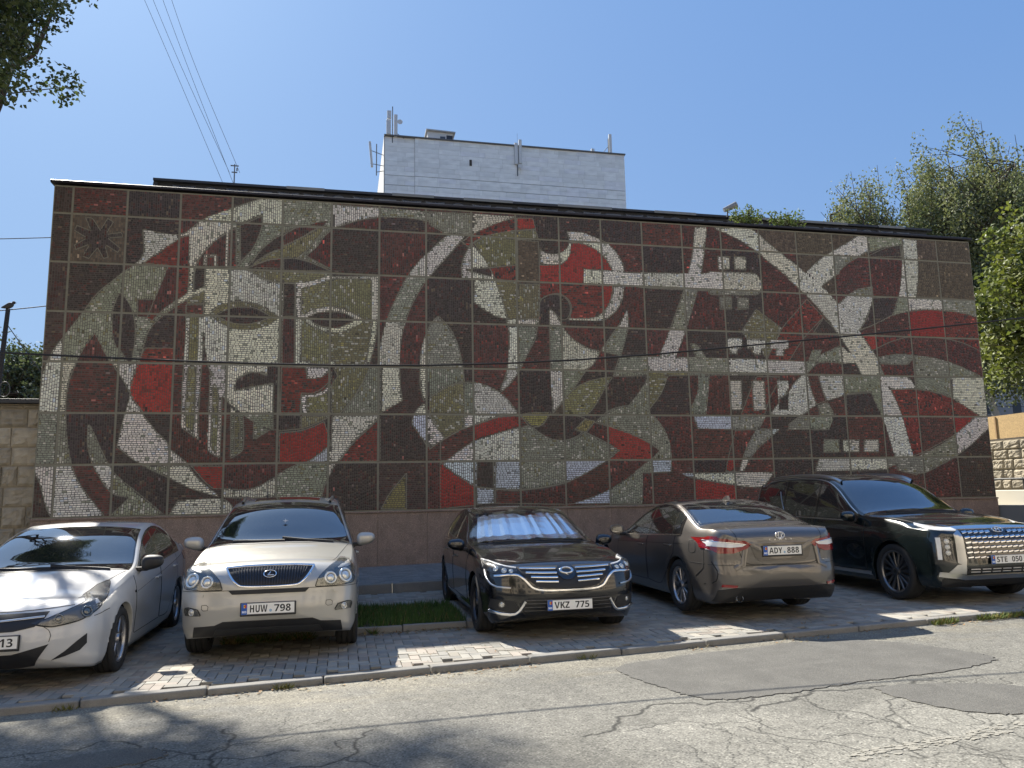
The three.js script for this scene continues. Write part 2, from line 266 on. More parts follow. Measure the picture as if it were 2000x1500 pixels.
// ---------------------------------------------------------------- mosaic wall
const MURAL = `
L 73 403 84 377 97 355 129 304 155 261 199 217 233 181 231 125 301 132 345 96 401 69 431 55 463 43 501 40 502 100 460 103 459 80 432 93 402 112 371 139 347 167 334 192 330 220 331 249 352 240 353 248 317 270 276 304 255 328 245 355 238 401
R 235 196 267 169 300 141 319 132 320 251 300 270 275 292 256 315 247 308 260 268 282 198
m 228 271 259 270 247 308 229 307
k 195 258 206 269 219 293 226 324 227 355 225 402 212 402 200 382 189 356 184 325 184 297 189 273
D 154 343 169 369 184 399 180 402 123 404 138 370
D 248 352 265 331 283 307 317 274 323 400 238 401
m 336 192 347 169 373 138 405 114 409 114 411 195 334 198
k 334 198 351 201 351 240 331 250 331 219
L 349 173 373 171 374 196 369 196 368 176 354 177 354 195 348 196
L 390 122 395 118 395 196 390 196
L 408 106 416 104 417 186 411 194
k 416 106 459 82 459 103 453 128 441 157 419 184
g 460 100 502 99 502 116 471 143 449 170 432 196 412 196 441 157 455 123
L 352 201 432 198 455 214 481 224 505 226 506 396 365 399 355 352 352 302
o 432 200 504 198 502 226 473 220 453 211
o 321 269 353 249 352 275 320 276
m 319 279 351 278 352 298 319 296
L 320 303 352 304 353 352 353 399 319 400
o 326 304 343 304 344 399 326 400
k 354 352 364 399 353 399
o 362 297 381 279 407 270 432 269 460 276 482 289 499 299 483 312 458 324 434 327 407 325 379 311
k 375 300 398 285 422 280 452 282 483 299 458 310 433 316 404 313
k 125 107 137 108 153 132 165 106 176 113 163 140 191 134 195 143 167 147 191 167 187 176 162 160 170 187 162 190 150 168 135 191 124 187 136 161 111 174 108 165 130 149 107 135 110 124 136 134
L 81 389 126 398 115 436 111 474 112 500 63 500 67 450 68 420
g 63 503 112 502 117 548 123 580 128 598 61 598
L 61 602 129 603 141 631 161 661 189 697 100 701 90 681 76 635
L 152 518 163 538 181 578 200 612 219 632 243 652 266 672 297 700 200 698 232 664 203 656 186 637 171 612 160 587 153 558
L 168 372 199 371 222 409 226 371 243 370 234 409 225 450 223 458 247 498 217 499 222 460 190 405
L 216 501 247 501 274 536 296 561 300 600 249 598 205 566
R 245 370 300 369 300 499 249 499 224 459 233 407
L 252 603 335 604 352 627 377 650 398 666 403 650 453 651 498 629 502 664 485 668 403 666 344 649 299 626
L 300 571 335 600 301 600
r 340 604 400 605 400 649 379 647
L 319 671 401 670 425 691 411 700 304 699
L 319 402 352 403 350 499 351 552 319 528 318 446
o 327 405 343 405 343 499 343 541 327 524 326 446
L 368 420 389 451 393 497 392 589 370 571 369 472
o 375 435 383 451 387 497 386 579 376 570 375 472
L 410 487 434 505 435 572 413 590
o 417 497 427 508 428 567 419 577
L 454 518 485 533 455 554
L 359 368 492 364 477 402 476 418 446 415 422 427 414 453 490 440 491 532 466 520 434 502 399 471 373 425 363 399
k 414 452 420 432 436 420 456 416 477 422 478 403 495 403 496 436 447 445
L 501 44 603 45 604 97 584 101 573 102 532 103 502 117
L 604 48 704 49 704 69 666 77 634 88 608 98 605 100
L 704 49 805 51 805 73 762 68 704 69
L 805 51 904 49 903 98 848 100 826 90 805 78
k 501 119 484 131 459 156 444 181 441 190 454 178 479 160 502 151
o 434 196 454 181 479 162 502 151 502 145 540 123 571 102 587 104 566 130 551 151 531 170 502 172 472 177
m 501 126 509 117 532 103 573 102 540 125 504 146
m 554 97 571 89 590 86 584 98
m 436 196 472 179 501 173 502 194
L 584 102 601 103 584 121 572 141 549 165 601 192 600 196 544 172 531 170 551 151 571 127
k 504 172 531 172 562 180 601 196 504 198
o 504 201 603 202 573 217 542 224 505 225
k 505 227 528 226 529 296 504 297
m 504 301 529 300 530 398 504 399
L 529 224 542 224 575 214 601 202 604 207 697 203 698 209 697 293 692 349 679 400 530 402 531 298
o 541 235 576 225 604 213 683 209 685 293 682 335 674 400 614 400 605 384 596 396 563 397 563 390 543 390 542 306
L 541 298 564 282 595 273 623 276 650 288 673 301 650 315 624 327 590 327 562 315
k 554 298 574 287 602 284 629 286 652 299 629 313 606 319 574 313
L 845 105 807 142 784 165 760 200 745 229 727 270 716 301 708 329 700 376 697 401 743 400 744 370 748 333 756 300 767 268 781 239 800 208 817 186 842 156 870 122 885 102
r 876 115 902 103 945 72 945 94 910 111 896 128
L 825 285 808 306 794 341 787 380 787 430 881 428 876 386 868 350 855 319 838 297
L 416 405 477 403 477 419 461 415 444 415 427 424 417 432
k 417 433 429 424 444 416 461 416 477 421 477 403 500 403 499 436 479 440 418 454
L 418 456 454 445 491 439 492 533 464 523 434 502 419 489
k 491 439 501 438 505 533 492 533
k 503 503 544 503 544 531 503 535
R 505 404 553 403 556 427 581 424 604 408 603 427 587 446 567 457 545 457 544 498 505 498
L 554 403 603 404 587 422 571 426 556 426
L 603 432 590 451 572 459 545 462 546 499 606 499 606 462
o 556 466 580 463 604 451 604 498 556 498
o 607 402 682 401 664 439 644 472 621 499 607 499 606 440 617 421
g 682 401 706 401 706 498 626 499 644 475 664 442
o 546 504 603 504 591 512 566 524 547 531
R 504 539 543 535 568 527 591 516 601 547 604 564 557 599 505 599
L 607 504 704 503 683 525 650 557 620 599 606 599
L 706 401 743 400 746 449 750 471 706 497
L 604 565 605 602 616 602 605 622 593 651 588 674 502 672 501 624 537 604 559 599
R 704 504 704 597 622 598 650 560 683 528
L 789 369 805 368 803 462 794 472 786 432
L 778 493 794 476 805 498 803 571 786 544 770 519
L 806 503 837 551 806 574
L 806 368 871 367 880 428 843 440 806 464
o 806 465 843 441 879 433 881 498 806 498
o 807 501 881 500 879 528 839 551 818 525
y 707 696 723 666 758 623 758 697
L 906 49 1001 50 969 63 939 77 905 95
R 905 95 939 77 969 63 1003 53 1002 81 968 89 928 101 899 118 877 116
r 1004 53 1040 51 1046 76 1003 82
o 1005 82 1046 78 1052 100 1003 103
o 906 117 928 101 968 89 1003 83 1002 163 935 172 924 149
L 899 118 916 137 933 160 941 177 952 200 905 202 878 198 877 172 884 148
k 885 180 905 176 940 172 946 193 907 185
R 940 172 1002 163 1001 201 952 197
L 905 204 952 202 963 229 971 261 976 287 954 283 925 268 904 253
o 953 203 1001 203 999 288 978 287 971 258
n 1004 104 1052 105 1053 151 1052 200 1003 201
o 1004 207 1052 205 1049 284 1001 287
L 976 288 1049 286 1047 301 976 301
R 1053 160 1090 158 1112 148 1124 130 1126 105 1152 104 1182 114 1206 134 1221 155 1225 179 1223 207 1218 234 1205 259 1180 279 1120 282 1125 255 1118 238 1103 227 1083 226 1059 237 1053 240
L 1056 124 1070 132 1091 133 1109 126 1122 112 1123 104 1128 105 1124 133 1109 152 1090 158 1070 158 1055 154
L 1120 78 1153 78 1183 87 1214 100 1238 124 1251 148 1253 166 1224 164 1212 140 1191 120 1161 106 1125 102
L 1225 204 1251 202 1247 230 1235 254 1216 273 1195 284 1116 285 1117 281 1171 279 1195 268 1211 249 1223 225
k 1054 242 1068 231 1086 227 1106 231 1119 244 1122 264 1114 282 1100 286 1087 271 1074 260 1072 301 1048 302 1051 258
L 1074 260 1087 274 1100 295 1115 318 1139 338 1168 351 1189 355 1173 384 1151 401 1124 431 1099 460 1073 460 1072 403 1073 316
L 1258 255 1257 299 1237 365 1189 354 1214 321 1237 290
L 979 304 1000 303 1045 304 1039 331 1021 366 1003 401 985 427 962 450 959 447 974 404 980 347
L 1234 365 1264 364 1298 368 1421 364 1418 406 1217 412
o 829 450 854 436 879 431 881 498 829 498
L 881 431 904 430 929 437 959 452 979 472 997 497 953 504 919 516 880 529
R 829 558 856 542 880 530 905 522 953 506 1002 502 1020 524 994 529 952 540 905 555 869 577 842 597 828 597
m 1296 603 1253 633 1201 663 1162 679 1116 694 1002 691 944 689 945 661 1003 663 1105 647 1198 600
L 834 606 845 596 869 577 905 555 952 540 994 529 1020 525 1031 529 1045 542 1068 553 1100 556 1126 550 1147 539 1167 548 1196 562 1225 579 1195 600 1150 626 1106 645 1048 657 992 661 945 659 901 653 866 631
k 906 600 941 601 942 658 905 654
s 946 601 1001 601 1000 660 945 659
k 1066 501 1127 502 1151 508 1124 532 1141 538 1126 548 1100 556 1068 552 1045 540 1030 528 1051 522
y 1001 500 1024 496 1072 495 1066 502 1049 522 1029 524
y 1148 509 1171 514 1147 538 1124 532
R 1168 516 1200 525 1251 542 1298 564 1320 580 1296 600 1198 600 1225 579 1196 562 1150 539 1171 514
L 1174 514 1199 493 1223 483 1250 479 1278 483 1301 496 1324 525 1341 560 1347 600 1299 600 1320 580 1298 562 1251 542 1200 523
L 1296 603 1347 600 1345 627 1277 628 1272 697 1116 694 1162 679 1201 663 1253 633
r 828 601 834 606 866 631 901 653 902 693 828 698
s 905 656 942 660 941 689 905 691
L 1073 401 1154 400 1123 442 1101 465 1075 495
o 1100 500 1101 468 1129 439 1159 424 1199 415 1215 414 1198 438 1154 498
n 1075 497 1101 468 1100 500
L 1302 412 1347 412 1328 452 1302 484 1297 490 1278 483 1250 479 1279 446
L 1435 49 1465 47 1457 101 1445 159 1432 205 1417 250 1399 297 1393 314 1370 363 1329 365 1352 315 1376 259 1396 211 1412 161 1425 115
L 1156 165 1279 167 1399 164 1458 161 1469 156 1498 156 1583 156 1598 173 1596 199 1582 209 1466 212 1458 204 1396 204 1298 203 1278 201 1155 202
L 1490 118 1519 117 1518 148 1490 151
L 1532 117 1563 116 1561 148 1532 148
L 1488 218 1519 216 1517 246 1487 247
L 1535 218 1563 217 1561 244 1533 246
L 1820 79 1784 99 1753 124 1726 149 1763 178 1802 151 1814 142
L 1481 47 1518 46 1583 46 1619 72 1650 96 1702 137 1733 162 1770 196 1805 241 1800 301 1757 248 1724 208 1698 186 1667 159 1621 123 1582 94 1543 71
o 1581 244 1648 291 1631 315 1598 363 1588 346 1604 316 1551 316 1539 300
R 1718 214 1759 258 1702 311 1659 367 1600 367 1619 333 1649 285 1682 251
k 1759 260 1800 298 1728 298
w 1501 317 1539 316 1539 340 1525 341 1525 354 1504 354 1505 341 1497 338
w 1552 317 1601 317 1600 338 1586 341 1585 354 1565 354 1566 339 1551 340
w 1611 318 1660 318 1659 337 1646 341 1645 356 1625 356 1626 340 1609 338
g 1407 333 1420 333 1434 347 1445 365 1421 366 1414 350
g 1724 340 1746 340 1736 363 1711 363
L 1270 366 1329 365 1395 366 1498 365 1600 366 1700 369 1697 401 1269 403
L 1270 372 1700 369 1698 401 1398 406 1269 401
L 1298 410 1348 410 1331 447 1299 486 1265 480 1266 464 1295 423
L 1265 501 1296 500 1313 506 1334 534 1345 564 1347 598 1345 628 1277 629 1274 693 1256 692 1259 627 1296 603 1304 597 1325 581 1298 564 1263 545
L 1423 408 1450 407 1446 446 1439 486 1437 498 1403 498 1401 484 1419 446
L 1406 502 1588 501 1562 531 1415 530
R 1570 407 1632 407 1620 429 1602 456 1585 497 1525 498 1544 457
L 1500 417 1531 417 1528 486 1498 487
L 1557 417 1589 417 1589 485 1557 488
L 1622 417 1651 416 1651 436 1622 471
L 1691 404 1705 406 1711 435 1722 472 1673 500 1599 497 1622 471 1651 444
k 1624 461 1651 444 1650 485 1622 485
R 1508 534 1562 532 1536 569 1521 602 1511 629 1478 629 1485 602 1498 562
L 1562 531 1622 531 1600 548 1567 572 1539 602 1522 629 1511 629 1521 602 1542 562
R 1400 643 1499 660 1566 664 1563 699 1397 695
L 1363 631 1599 632 1566 664 1499 660 1397 642
L 1722 146 1763 111 1808 84 1843 64 1874 45 1904 45 1901 82 1872 99 1837 119 1802 148 1760 180
L 1676 115 1706 137 1766 185 1805 225 1854 289 1894 350 1913 397 1850 398 1829 351 1801 308 1761 251 1720 208 1672 166
L 1904 47 2001 44 1999 63 1977 65 1942 72 1904 87
L 2001 44 2042 47 2041 103 2036 150 2026 196 2100 196 2202 199 2200 242 2165 234 2096 229 2045 229 2000 235 1951 247 1968 213 1980 183 1990 136 1995 99
k 1903 94 1952 72 1994 63 1994 93 1903 98
L 1903 174 1851 188 1802 224 1854 289 1877 256 1900 210
k 1902 204 1973 200 1953 244 1902 270 1858 286 1880 256
R 1854 289 1902 270 1953 246 2003 235 2045 229 2096 229 2158 234 2201 244 2197 331 2156 314 2105 303 2003 300 1944 313 1886 338
L 1894 356 1948 346 2001 346 2000 352 1982 370 1905 370
L 2004 348 2048 351 2098 361 2148 378 2198 400 2102 401 2002 401
L 1799 327 1829 351 1840 369 1805 371 1738 371 1704 397 1703 370
g 1711 368 1721 342 1747 339 1733 368
L 1691 401 1703 404 1708 430 1723 472 1700 486 1674 500 1646 501 1654 439
L 1733 402 1856 403 1872 439 1840 442 1801 449 1752 463 1741 438
L 1829 355 1881 354 1913 395 1903 398 1928 436 1952 496 1965 554 1985 617 1979 643 1928 631 1917 574 1903 520 1888 482 1872 442 1856 405
L 1905 402 1981 404 2000 429 1929 434
L 2003 402 2104 402 2099 451 2055 439 2002 433
L 2105 402 2203 401 2204 498 2201 525 2160 558 2101 595 2051 618 2002 638 1979 640 1980 603 2008 589 2057 569 2101 543 2160 502 2172 496 2104 456
R 1929 434 2002 433 2055 440 2104 456 2173 496 2160 503 2101 543 2005 587 1974 597 1952 496
m 1705 403 1733 402 1741 438 1749 463 1723 472 1710 435
k 1804 448 1872 442 1896 497 1802 500
g 1645 520 1677 502 1730 500 1726 475 1752 466 1765 497 1750 533 1644 533
g 1734 556 1775 557 1772 586 1732 586
w 1786 557 1829 557 1826 586 1783 586
w 1843 557 1882 557 1879 587 1839 586
L 1718 602 1801 602 1923 603 1924 617 1903 624 1896 629 1706 630`.trim().split('\n').map(l => { const [k, ...n] = l.split(' '); return { k, n: n.map(Number) }; });
// tone of the dark field, of the light shapes and of the red shapes, panel by panel
const DARK = ['bmkmkkmkmmkkkmmmnnnknn', 'knkmkmkmkkkmmkmkmnmmnn', 'bkmmkkkmkkkkmkmkmmmknn', 'bmkmkmkmkmmmkmkkmmkmmm', 'bmkmkmkbkmkkkkmkmmkkmm', 'kkkmmkbkmkkkkmmmkkmmmk', 'bmkkmmkbmkmmmmkmkkkmmk'];
const LIGHT = ['wwwwwgwggwwwwwwwwwwgww', 'wwwwggwwwwwwwwwwwwgwww', 'gggwwwwggwwwwggggwwgwg', 'wggwwwwwgwgwgwgwwgwggg', 'wwwwwwgwgwwggogwwwgwgw', 'ggwwgswswwggggsgsgwwgw', 'wwgwwgwossgsgswwswwggw'];
const RED = ['rqmmmmmmmqrqqqmmmmmmmm', 'rqqqmmmmmqrrrmmmmmmmmm', 'mmmqmmmmqmqqrmqmqqmmrq', 'mmqqmmmmmmmmmmqmqqrqrq', 'mmrqmqrmmmmmmmmqmmqqqq', 'mmqmqrqmmrmmrmmmmmqqmr', 'mmmrmmmmrmmmmqrmmmmmmm'];
const TONE = { // base colours of the glazed pieces (linear)
  k: [0.054, 0.039, 0.034], b: [0.074, 0.048, 0.039], m: [0.115, 0.042, 0.033], q: [0.22, 0.042, 0.030], r: [0.40, 0.044, 0.032],
  w: [0.74, 0.69, 0.55], g: [0.30, 0.30, 0.215], o: [0.25, 0.225, 0.11], y: [0.30, 0.26, 0.09], s: [0.62, 0.65, 0.66], n: [0.125, 0.09, 0.055] };
const MUR = 80, MW = Math.ceil(22.05 * MUR), MH = Math.ceil(7.02 * MUR), label = new Int16Array(MW * MH).fill(-1);
function fillPoly(n, id) {
  let y0 = 1e9, y1 = -1e9; for (let i = 1; i < n.length; i += 2) { y0 = Math.min(y0, n[i]); y1 = Math.max(y1, n[i]); }
  for (let j = Math.max(0, Math.floor(y0 / 100 * MUR)); j <= Math.min(MH - 1, Math.ceil(y1 / 100 * MUR)); j++) {
    const y = (j + 0.5) / MUR * 100, xs = [];
    for (let i = 0; i < n.length; i += 2) { const k = (i + 2) % n.length, ya = n[i + 1], yb = n[k + 1]; if ((ya <= y) !== (yb <= y)) xs.push(n[i] + (y - ya) / (yb - ya) * (n[k] - n[i])); }
    xs.sort((a, b) => a - b);
    for (let i = 0; i + 1 < xs.length; i += 2) for (let x = Math.max(0, Math.ceil(xs[i] / 100 * MUR - 0.5)); x <= Math.min(MW - 1, Math.floor(xs[i + 1] / 100 * MUR - 0.5)); x++) label[j * MW + x] = id;
  }
}
function smoothPoly(n) { // round the gently bending corners, keep the sharp ones
  const m = n.length / 2, out = [], P = i => [n[((i + m) % m) * 2], n[((i + m) % m) * 2 + 1]];
  const sharp = i => { const a = P(i - 1), b = P(i), c = P(i + 1); const d1 = [b[0] - a[0], b[1] - a[1]], d2 = [c[0] - b[0], c[1] - b[1]]; const cs = (d1[0] * d2[0] + d1[1] * d2[1]) / (Math.hypot(...d1) * Math.hypot(...d2) || 1); return cs < 0.62; };
  const S = []; for (let i = 0; i < m; i++) S.push(sharp(i));
  for (let i = 0; i < m; i++) {
    const p1 = P(i), p2 = P(i + 1), sa = S[i], sb = S[(i + 1) % m];
    const p0 = sa ? [2 * p1[0] - p2[0], 2 * p1[1] - p2[1]] : P(i - 1), p3 = sb ? [2 * p2[0] - p1[0], 2 * p2[1] - p1[1]] : P(i + 2);
    const L0 = Math.hypot(p1[0] - p0[0], p1[1] - p0[1]), L1 = Math.hypot(p2[0] - p1[0], p2[1] - p1[1]), L2 = Math.hypot(p3[0] - p2[0], p3[1] - p2[1]);
    for (let k = 0; k < 6; k++) {
      const t = k / 6, t2 = t * t, t3 = t2 * t, r = [];
      for (let c = 0; c < 2; c++) { const m1 = 0.5 * (p2[c] - p0[c]) * Math.min(1, 2 * L1 / (L0 + L1 || 1)), m2 = 0.5 * (p3[c] - p1[c]) * Math.min(1, 2 * L1 / (L1 + L2 || 1)); r.push((2 * t3 - 3 * t2 + 1) * p1[c] + (t3 - 2 * t2 + t) * m1 + (-2 * t3 + 3 * t2) * p2[c] + (t3 - t2) * m2); }
      out.push(r[0], r[1]);
    }
  }
  return out;
}
MURAL.forEach((p, i) => fillPoly(smoothPoly(p.n), i));
// light shapes that touch are one shape: give neighbours of one class the same id
const classId = new Int16Array(MURAL.length); { const first = {}; MURAL.forEach((p, i) => { const c = 'LDR'.includes(p.k) ? p.k : p.k; if (!(c in first)) first[c] = i; classId[i] = first[c]; }); }
for (let i = 0; i < label.length; i++) { if (label[i] >= 0) { label[i] = MURAL[label[i]].k === 'D' ? -1 : classId[label[i]]; } }
const labelAt = (c, r) => { const i = Math.floor(c * MUR), j = Math.floor(r * MUR); return i < 0 || j < 0 || i >= MW || j >= MH ? -2 : label[j * MW + i]; };

const wallThing = thing('mosaic_wall', 'long building wall covered by an abstract mosaic of red, brown and cream pieces', 'wall');
const mortar = (() => { const t = texture(256, 256, 1, 1, (u, v) => { const k = 0.8 + 0.25 * fbm(u * 10, v * 10, 3) + 0.2 * (hash2(Math.floor(u * 256), Math.floor(v * 256)) - 0.5); return [0.25 * k, 0.235 * k, 0.175 * k]; }); return new THREE.MeshStandardMaterial({ map: t, roughness: 0.95 }); })();
const grout = (() => { const t = texture(256, 256, 1, 1, (u, v) => { const k = 0.8 + 0.3 * fbm(u * 10, v * 10, 3) + 0.2 * (hash2(Math.floor(u * 256) + 3, Math.floor(v * 256)) - 0.5); return [0.13 * k, 0.116 * k, 0.095 * k]; }); return new THREE.MeshStandardMaterial({ map: t, roughness: 0.95 }); })();
mesh('core', metreUV(box(WALL_R - WALL_L, WALL_T - 0.0, 1.2, (WALL_R + WALL_L) / 2, WALL_T / 2, -0.6 - 0.007)), mortar, wallThing);
const tessMat = new THREE.MeshStandardMaterial({ vertexColors: true, roughness: 0.55 });
reseed(2024);
for (let R = 0; R < 7; R++) for (let C = 0; C < 22; C++) {
  const c0 = C === 0 ? 0.65 : C, c1 = C + 1, r0 = R === 0 ? 0.43 : R, r1 = R + 1, g = 0.021;
  const xa = colX(c0) + g, xb = colX(c1) - g, ya = rowY(r1) + g, yb = rowY(r0) - g;
  const panel = mesh('mosaic_panel', metreUV(box(xb - xa, yb - ya, 0.024, (xa + xb) / 2, (ya + yb) / 2, -0.0125)), grout, wallThing);
  const B = new Blocks(), vert = (C + R) % 2 === 0;
  const along0 = vert ? ya : xa, along1 = vert ? yb : xb, acr0 = vert ? xa : ya, acr1 = vert ? xb : yb;
  const rows = Math.round((acr1 - acr0) / 0.044), pitch = (acr1 - acr0) / rows, w1 = rr(0.006, 0.014), w2 = rr(0, 6.28), w3 = rr(2, 4);
  const tone = {};
  for (let i = 0; i < rows; i++) {
    let s = along0 - rr(0, 0.06);
    while (s < along1 - 0.012) {
      const len = rr(0.052, 0.092), s0 = Math.max(s, along0), s1 = Math.min(s + len, along1); s += len;
      if (s1 - s0 < 0.016) continue;
      const wave = (t) => clamp(w1 * Math.sin(t * w3 + w2) * Math.sin(Math.PI * (i + 0.5) / rows), -0.02, 0.02);
      const gp = rr(0.0048, 0.0072), A0 = acr0 + i * pitch + gp, A1 = acr0 + (i + 1) * pitch - gp;
      let q = [[s0 + gp, A0], [s1 - gp, A0], [s1 - gp, A1], [s0 + gp, A1]].map(([t, a]) => { const aa = clamp(a + wave(t), acr0 + 0.003, acr1 - 0.003) + rr(-0.0022, 0.0022), tt = t + rr(-0.003, 0.003); return vert ? [aa, tt] : [tt, aa]; });
      if (vert) q.reverse();
      let cx = 0, cy = 0; q.forEach(p => { cx += p[0] / 4; cy += p[1] / 4; });
      const toC = x => x / PX + 9, toR = y => 5 + 1.734 - (y - 1.64) / PY;
      const id = labelAt(toC(cx), toR(cy));
      if (id === -2) continue;
      let ok = true;
      q = q.map(p => { // trim the piece to its shape
        const ex = (p[0] - cx), ey = (p[1] - cy), L = Math.hypot(ex, ey), m = 1 + 0.010 / L;
        if (labelAt(toC(cx + ex * m), toR(cy + ey * m)) === id) return p;
        let lo = 0, hi = 1; for (let k = 0; k < 5; k++) { const t = (lo + hi) / 2; labelAt(toC(cx + ex * t), toR(cy + ey * t)) === id ? lo = t : hi = t; }
        const t = Math.max(0, lo - 0.010 / L); return [cx + ex * t, cy + ey * t];
      });
      const area = Math.abs((q[2][0] - q[0][0]) * (q[3][1] - q[1][1]) - (q[3][0] - q[1][0]) * (q[2][1] - q[0][1])) / 2;
      if (area < 0.00025) continue;
      let k = id === -1 ? DARK[R][C] : MURAL[id].k; if (k === 'L') k = LIGHT[R][C]; else if (k === 'R') k = RED[R][C]; else if (k === 'D') k = DARK[R][C];
      if (!(k in tone)) tone[k] = [rr(0.88, 1.12), rr(0.96, 1.05), rr(0.92, 1.08)];
      const T = TONE[k], dark = 'kbmqn'.includes(k), e = rnd();
      let v = dark ? Math.exp(rr(-0.4, 0.4)) : rr(0.80, 1.14);
      if (dark && e < 0.016) v *= rr(2, 3.6); else if (!dark && e < 0.012) v *= rr(0.3, 0.6);
      let col = [T[0] * v * tone[k][0], T[1] * v * tone[k][0] * tone[k][1], T[2] * v * tone[k][0] * tone[k][2]];
      const h = rnd();
      if (k === 'm' || k === 'q') { if (h < 0.14) col = TONE.k.map(x => x * v); else if (h < 0.22) col = TONE.q.map(x => x * v); }
      else if (k === 'k' || k === 'b') { if (h < 0.16) col = TONE.m.map(x => x * v * 0.8); else if (h < 0.2) col = TONE.n.map(x => x * v); }
      else if (k === 'g') { if (h < 0.12) col = TONE.w.map(x => x * v * 0.75); else if (h < 0.17) col = TONE.o.map(x => x * v); }
      else if (k === 'o') { if (h < 0.12) col = TONE.g.map(x => x * v); else if (h < 0.19) col = TONE.w.map(x => x * v * 0.7); else if (h < 0.22) col = TONE.y.map(x => x * v * 1.2); }
      else if (k === 'w') { if (h < 0.05) col = TONE.g.map(x => x * v); else if (h < 0.08) col = TONE.s.map(x => x * v); }
      else if (k === 'r') { if (h < 0.12) col = TONE.q.map(x => x * v); }
      const zf = rr(0.0085, 0.0115);
      B.add(q.map(p => [p[0], p[1], zf + rr(-0.0012, 0.0012)]), [0, 0, 1], 0.0105, col);
    }
  }
  const t = mesh('tesserae', B.geo(), tessMat, panel); t.userData.kind = 'stuff';
}
// beads of mortar along the outlines of the shapes
{
  const p = [], n = [], id = [], hw = 0.011;
  MURAL.forEach(pl => {
    const q = smoothPoly(pl.n), m = q.length / 2;
    for (let i = 0; i < m; i++) {
      const k = (i + 1) % m, c0 = q[i * 2] / 100, r0 = q[i * 2 + 1] / 100, c1 = q[k * 2] / 100, r1 = q[k * 2 + 1] / 100;
      const dc = c1 - c0, dr = r1 - r0, L = Math.hypot(dc, dr); if (L < 1e-4) continue;
      const nc = -dr / L * 0.03, nr = dc / L * 0.03, mc = (c0 + c1) / 2, mr = (r0 + r1) / 2;
      if (mr < 0.46 || mr > 6.97 || mc < 0.7 || mc > 21.97) continue;
      const a = labelAt(mc + nc, mr + nr), b = labelAt(mc - nc, mr - nr); if (a === b || a === -2 || b === -2) continue;
      const x0 = colX(c0), y0 = rowY(r0), x1 = colX(c1), y1 = rowY(r1), l = Math.hypot(x1 - x0, y1 - y0), sx = -(y1 - y0) / l * hw, sy = (x1 - x0) / l * hw, ex = (x1 - x0) / l * 0.004, ey = (y1 - y0) / l * 0.004, o = p.length / 3, z = 0.0055;
      p.push(x0 - ex - sx, y0 - ey - sy, -0.002, x0 - ex, y0 - ey, z, x0 - ex + sx, y0 - ey + sy, -0.002, x1 + ex - sx, y1 + ey - sy, -0.002, x1 + ex, y1 + ey, z, x1 + ex + sx, y1 + ey + sy, -0.002);
      for (let t = 0; t < 2; t++) n.push(-sx / hw * 0.6, -sy / hw * 0.6, 0.8, 0, 0, 1, sx / hw * 0.6, sy / hw * 0.6, 0.8);
      id.push(o, o + 3, o + 4, o, o + 4, o + 1, o + 1, o + 4, o + 5, o + 1, o + 5, o + 2);
    }
  });
  const g = new THREE.BufferGeometry(); g.setAttribute('position', new THREE.Float32BufferAttribute(p, 3)); g.setAttribute('normal', new THREE.Float32BufferAttribute(n, 3)); g.setIndex(id); metreUV(g);
  mesh('mortar_lines', g, mortar, wallThing).userData.kind = 'stuff';
}
// metal flashing along the top of the wall
{
  const cap = mat([0.022, 0.019, 0.022], 0.5, { metalness: 0.3 });
  const sh = new THREE.Shape(); sh.moveTo(-1.25, 0.03); sh.lineTo(0.04, 0.03); sh.lineTo(0.06, 0.04); sh.lineTo(0.06, 0.085); sh.lineTo(0.045, 0.095); sh.lineTo(-1.25, 0.10);
  const q = new THREE.ExtrudeGeometry(sh, { depth: WALL_R - WALL_L + 0.12, bevelEnabled: false });
  const a = q.attributes.position; for (let i = 0; i < a.count; i++) { const x = a.getX(i), y = a.getY(i), z = a.getZ(i); a.setXYZ(i, WALL_L - 0.06 + z, WALL_T + 0.001 + y, x); } q.computeVertexNormals();
  const ng = q; for (let i = 0; i < a.count; i += 3) { const b = [a.getX(i + 1), a.getY(i + 1), a.getZ(i + 1)], c = [a.getX(i + 2), a.getY(i + 2), a.getZ(i + 2)]; a.setXYZ(i + 1, ...c); a.setXYZ(i + 2, ...b); } ng.computeVertexNormals();
  mesh('coping', ng, cap, wallThing);
}
{ // polished granite plinth slabs
  const gt = texture(512, 512, 1.5, 1.5, (u, v) => { const i = Math.floor(u * 341), j = Math.floor(v * 341), a = hash2(i, j), b = hash2(i >> 1, (j >> 1) + 91); let k = 0.75 + 0.5 * fbm(u * 6, v * 6, 3); let c = [0.225, 0.155, 0.118]; if (a < 0.25) c = [0.08, 0.06, 0.05]; else if (b > 0.72) c = [0.36, 0.265, 0.21]; return c.map(x => x * k); });
  const gm = [0.92, 1.0, 1.08].map(k => new THREE.MeshStandardMaterial({ map: gt, roughness: 0.45, color: new THREE.Color().setRGB(k, k, k) }));
  reseed(61);
  for (let c = 0.65; c < 22; c = Math.floor(c + 1.0001)) {
    const xa = colX(c) + 0.003, xb = colX(Math.min(22, Math.floor(c + 1.0001))) - 0.003, y0 = Math.max(-0.05, walkY(xa) - 0.08);
    mesh('plinth_slab', metreUV(box(xb - xa, WALL_B - 0.045 - y0, 0.05, (xa + xb) / 2, (WALL_B - 0.045 + y0) / 2, 0.012), 1.5), gm[Math.floor(rnd() * 3)], wallThing);
  }
  mesh('plinth_ledge', metreUV(rbox(WALL_R - WALL_L, 0.036, 0.09, 0.006, (WALL_L + WALL_R) / 2, WALL_B - 0.022, 0.022), 1.5), gm[1], wallThing);
}

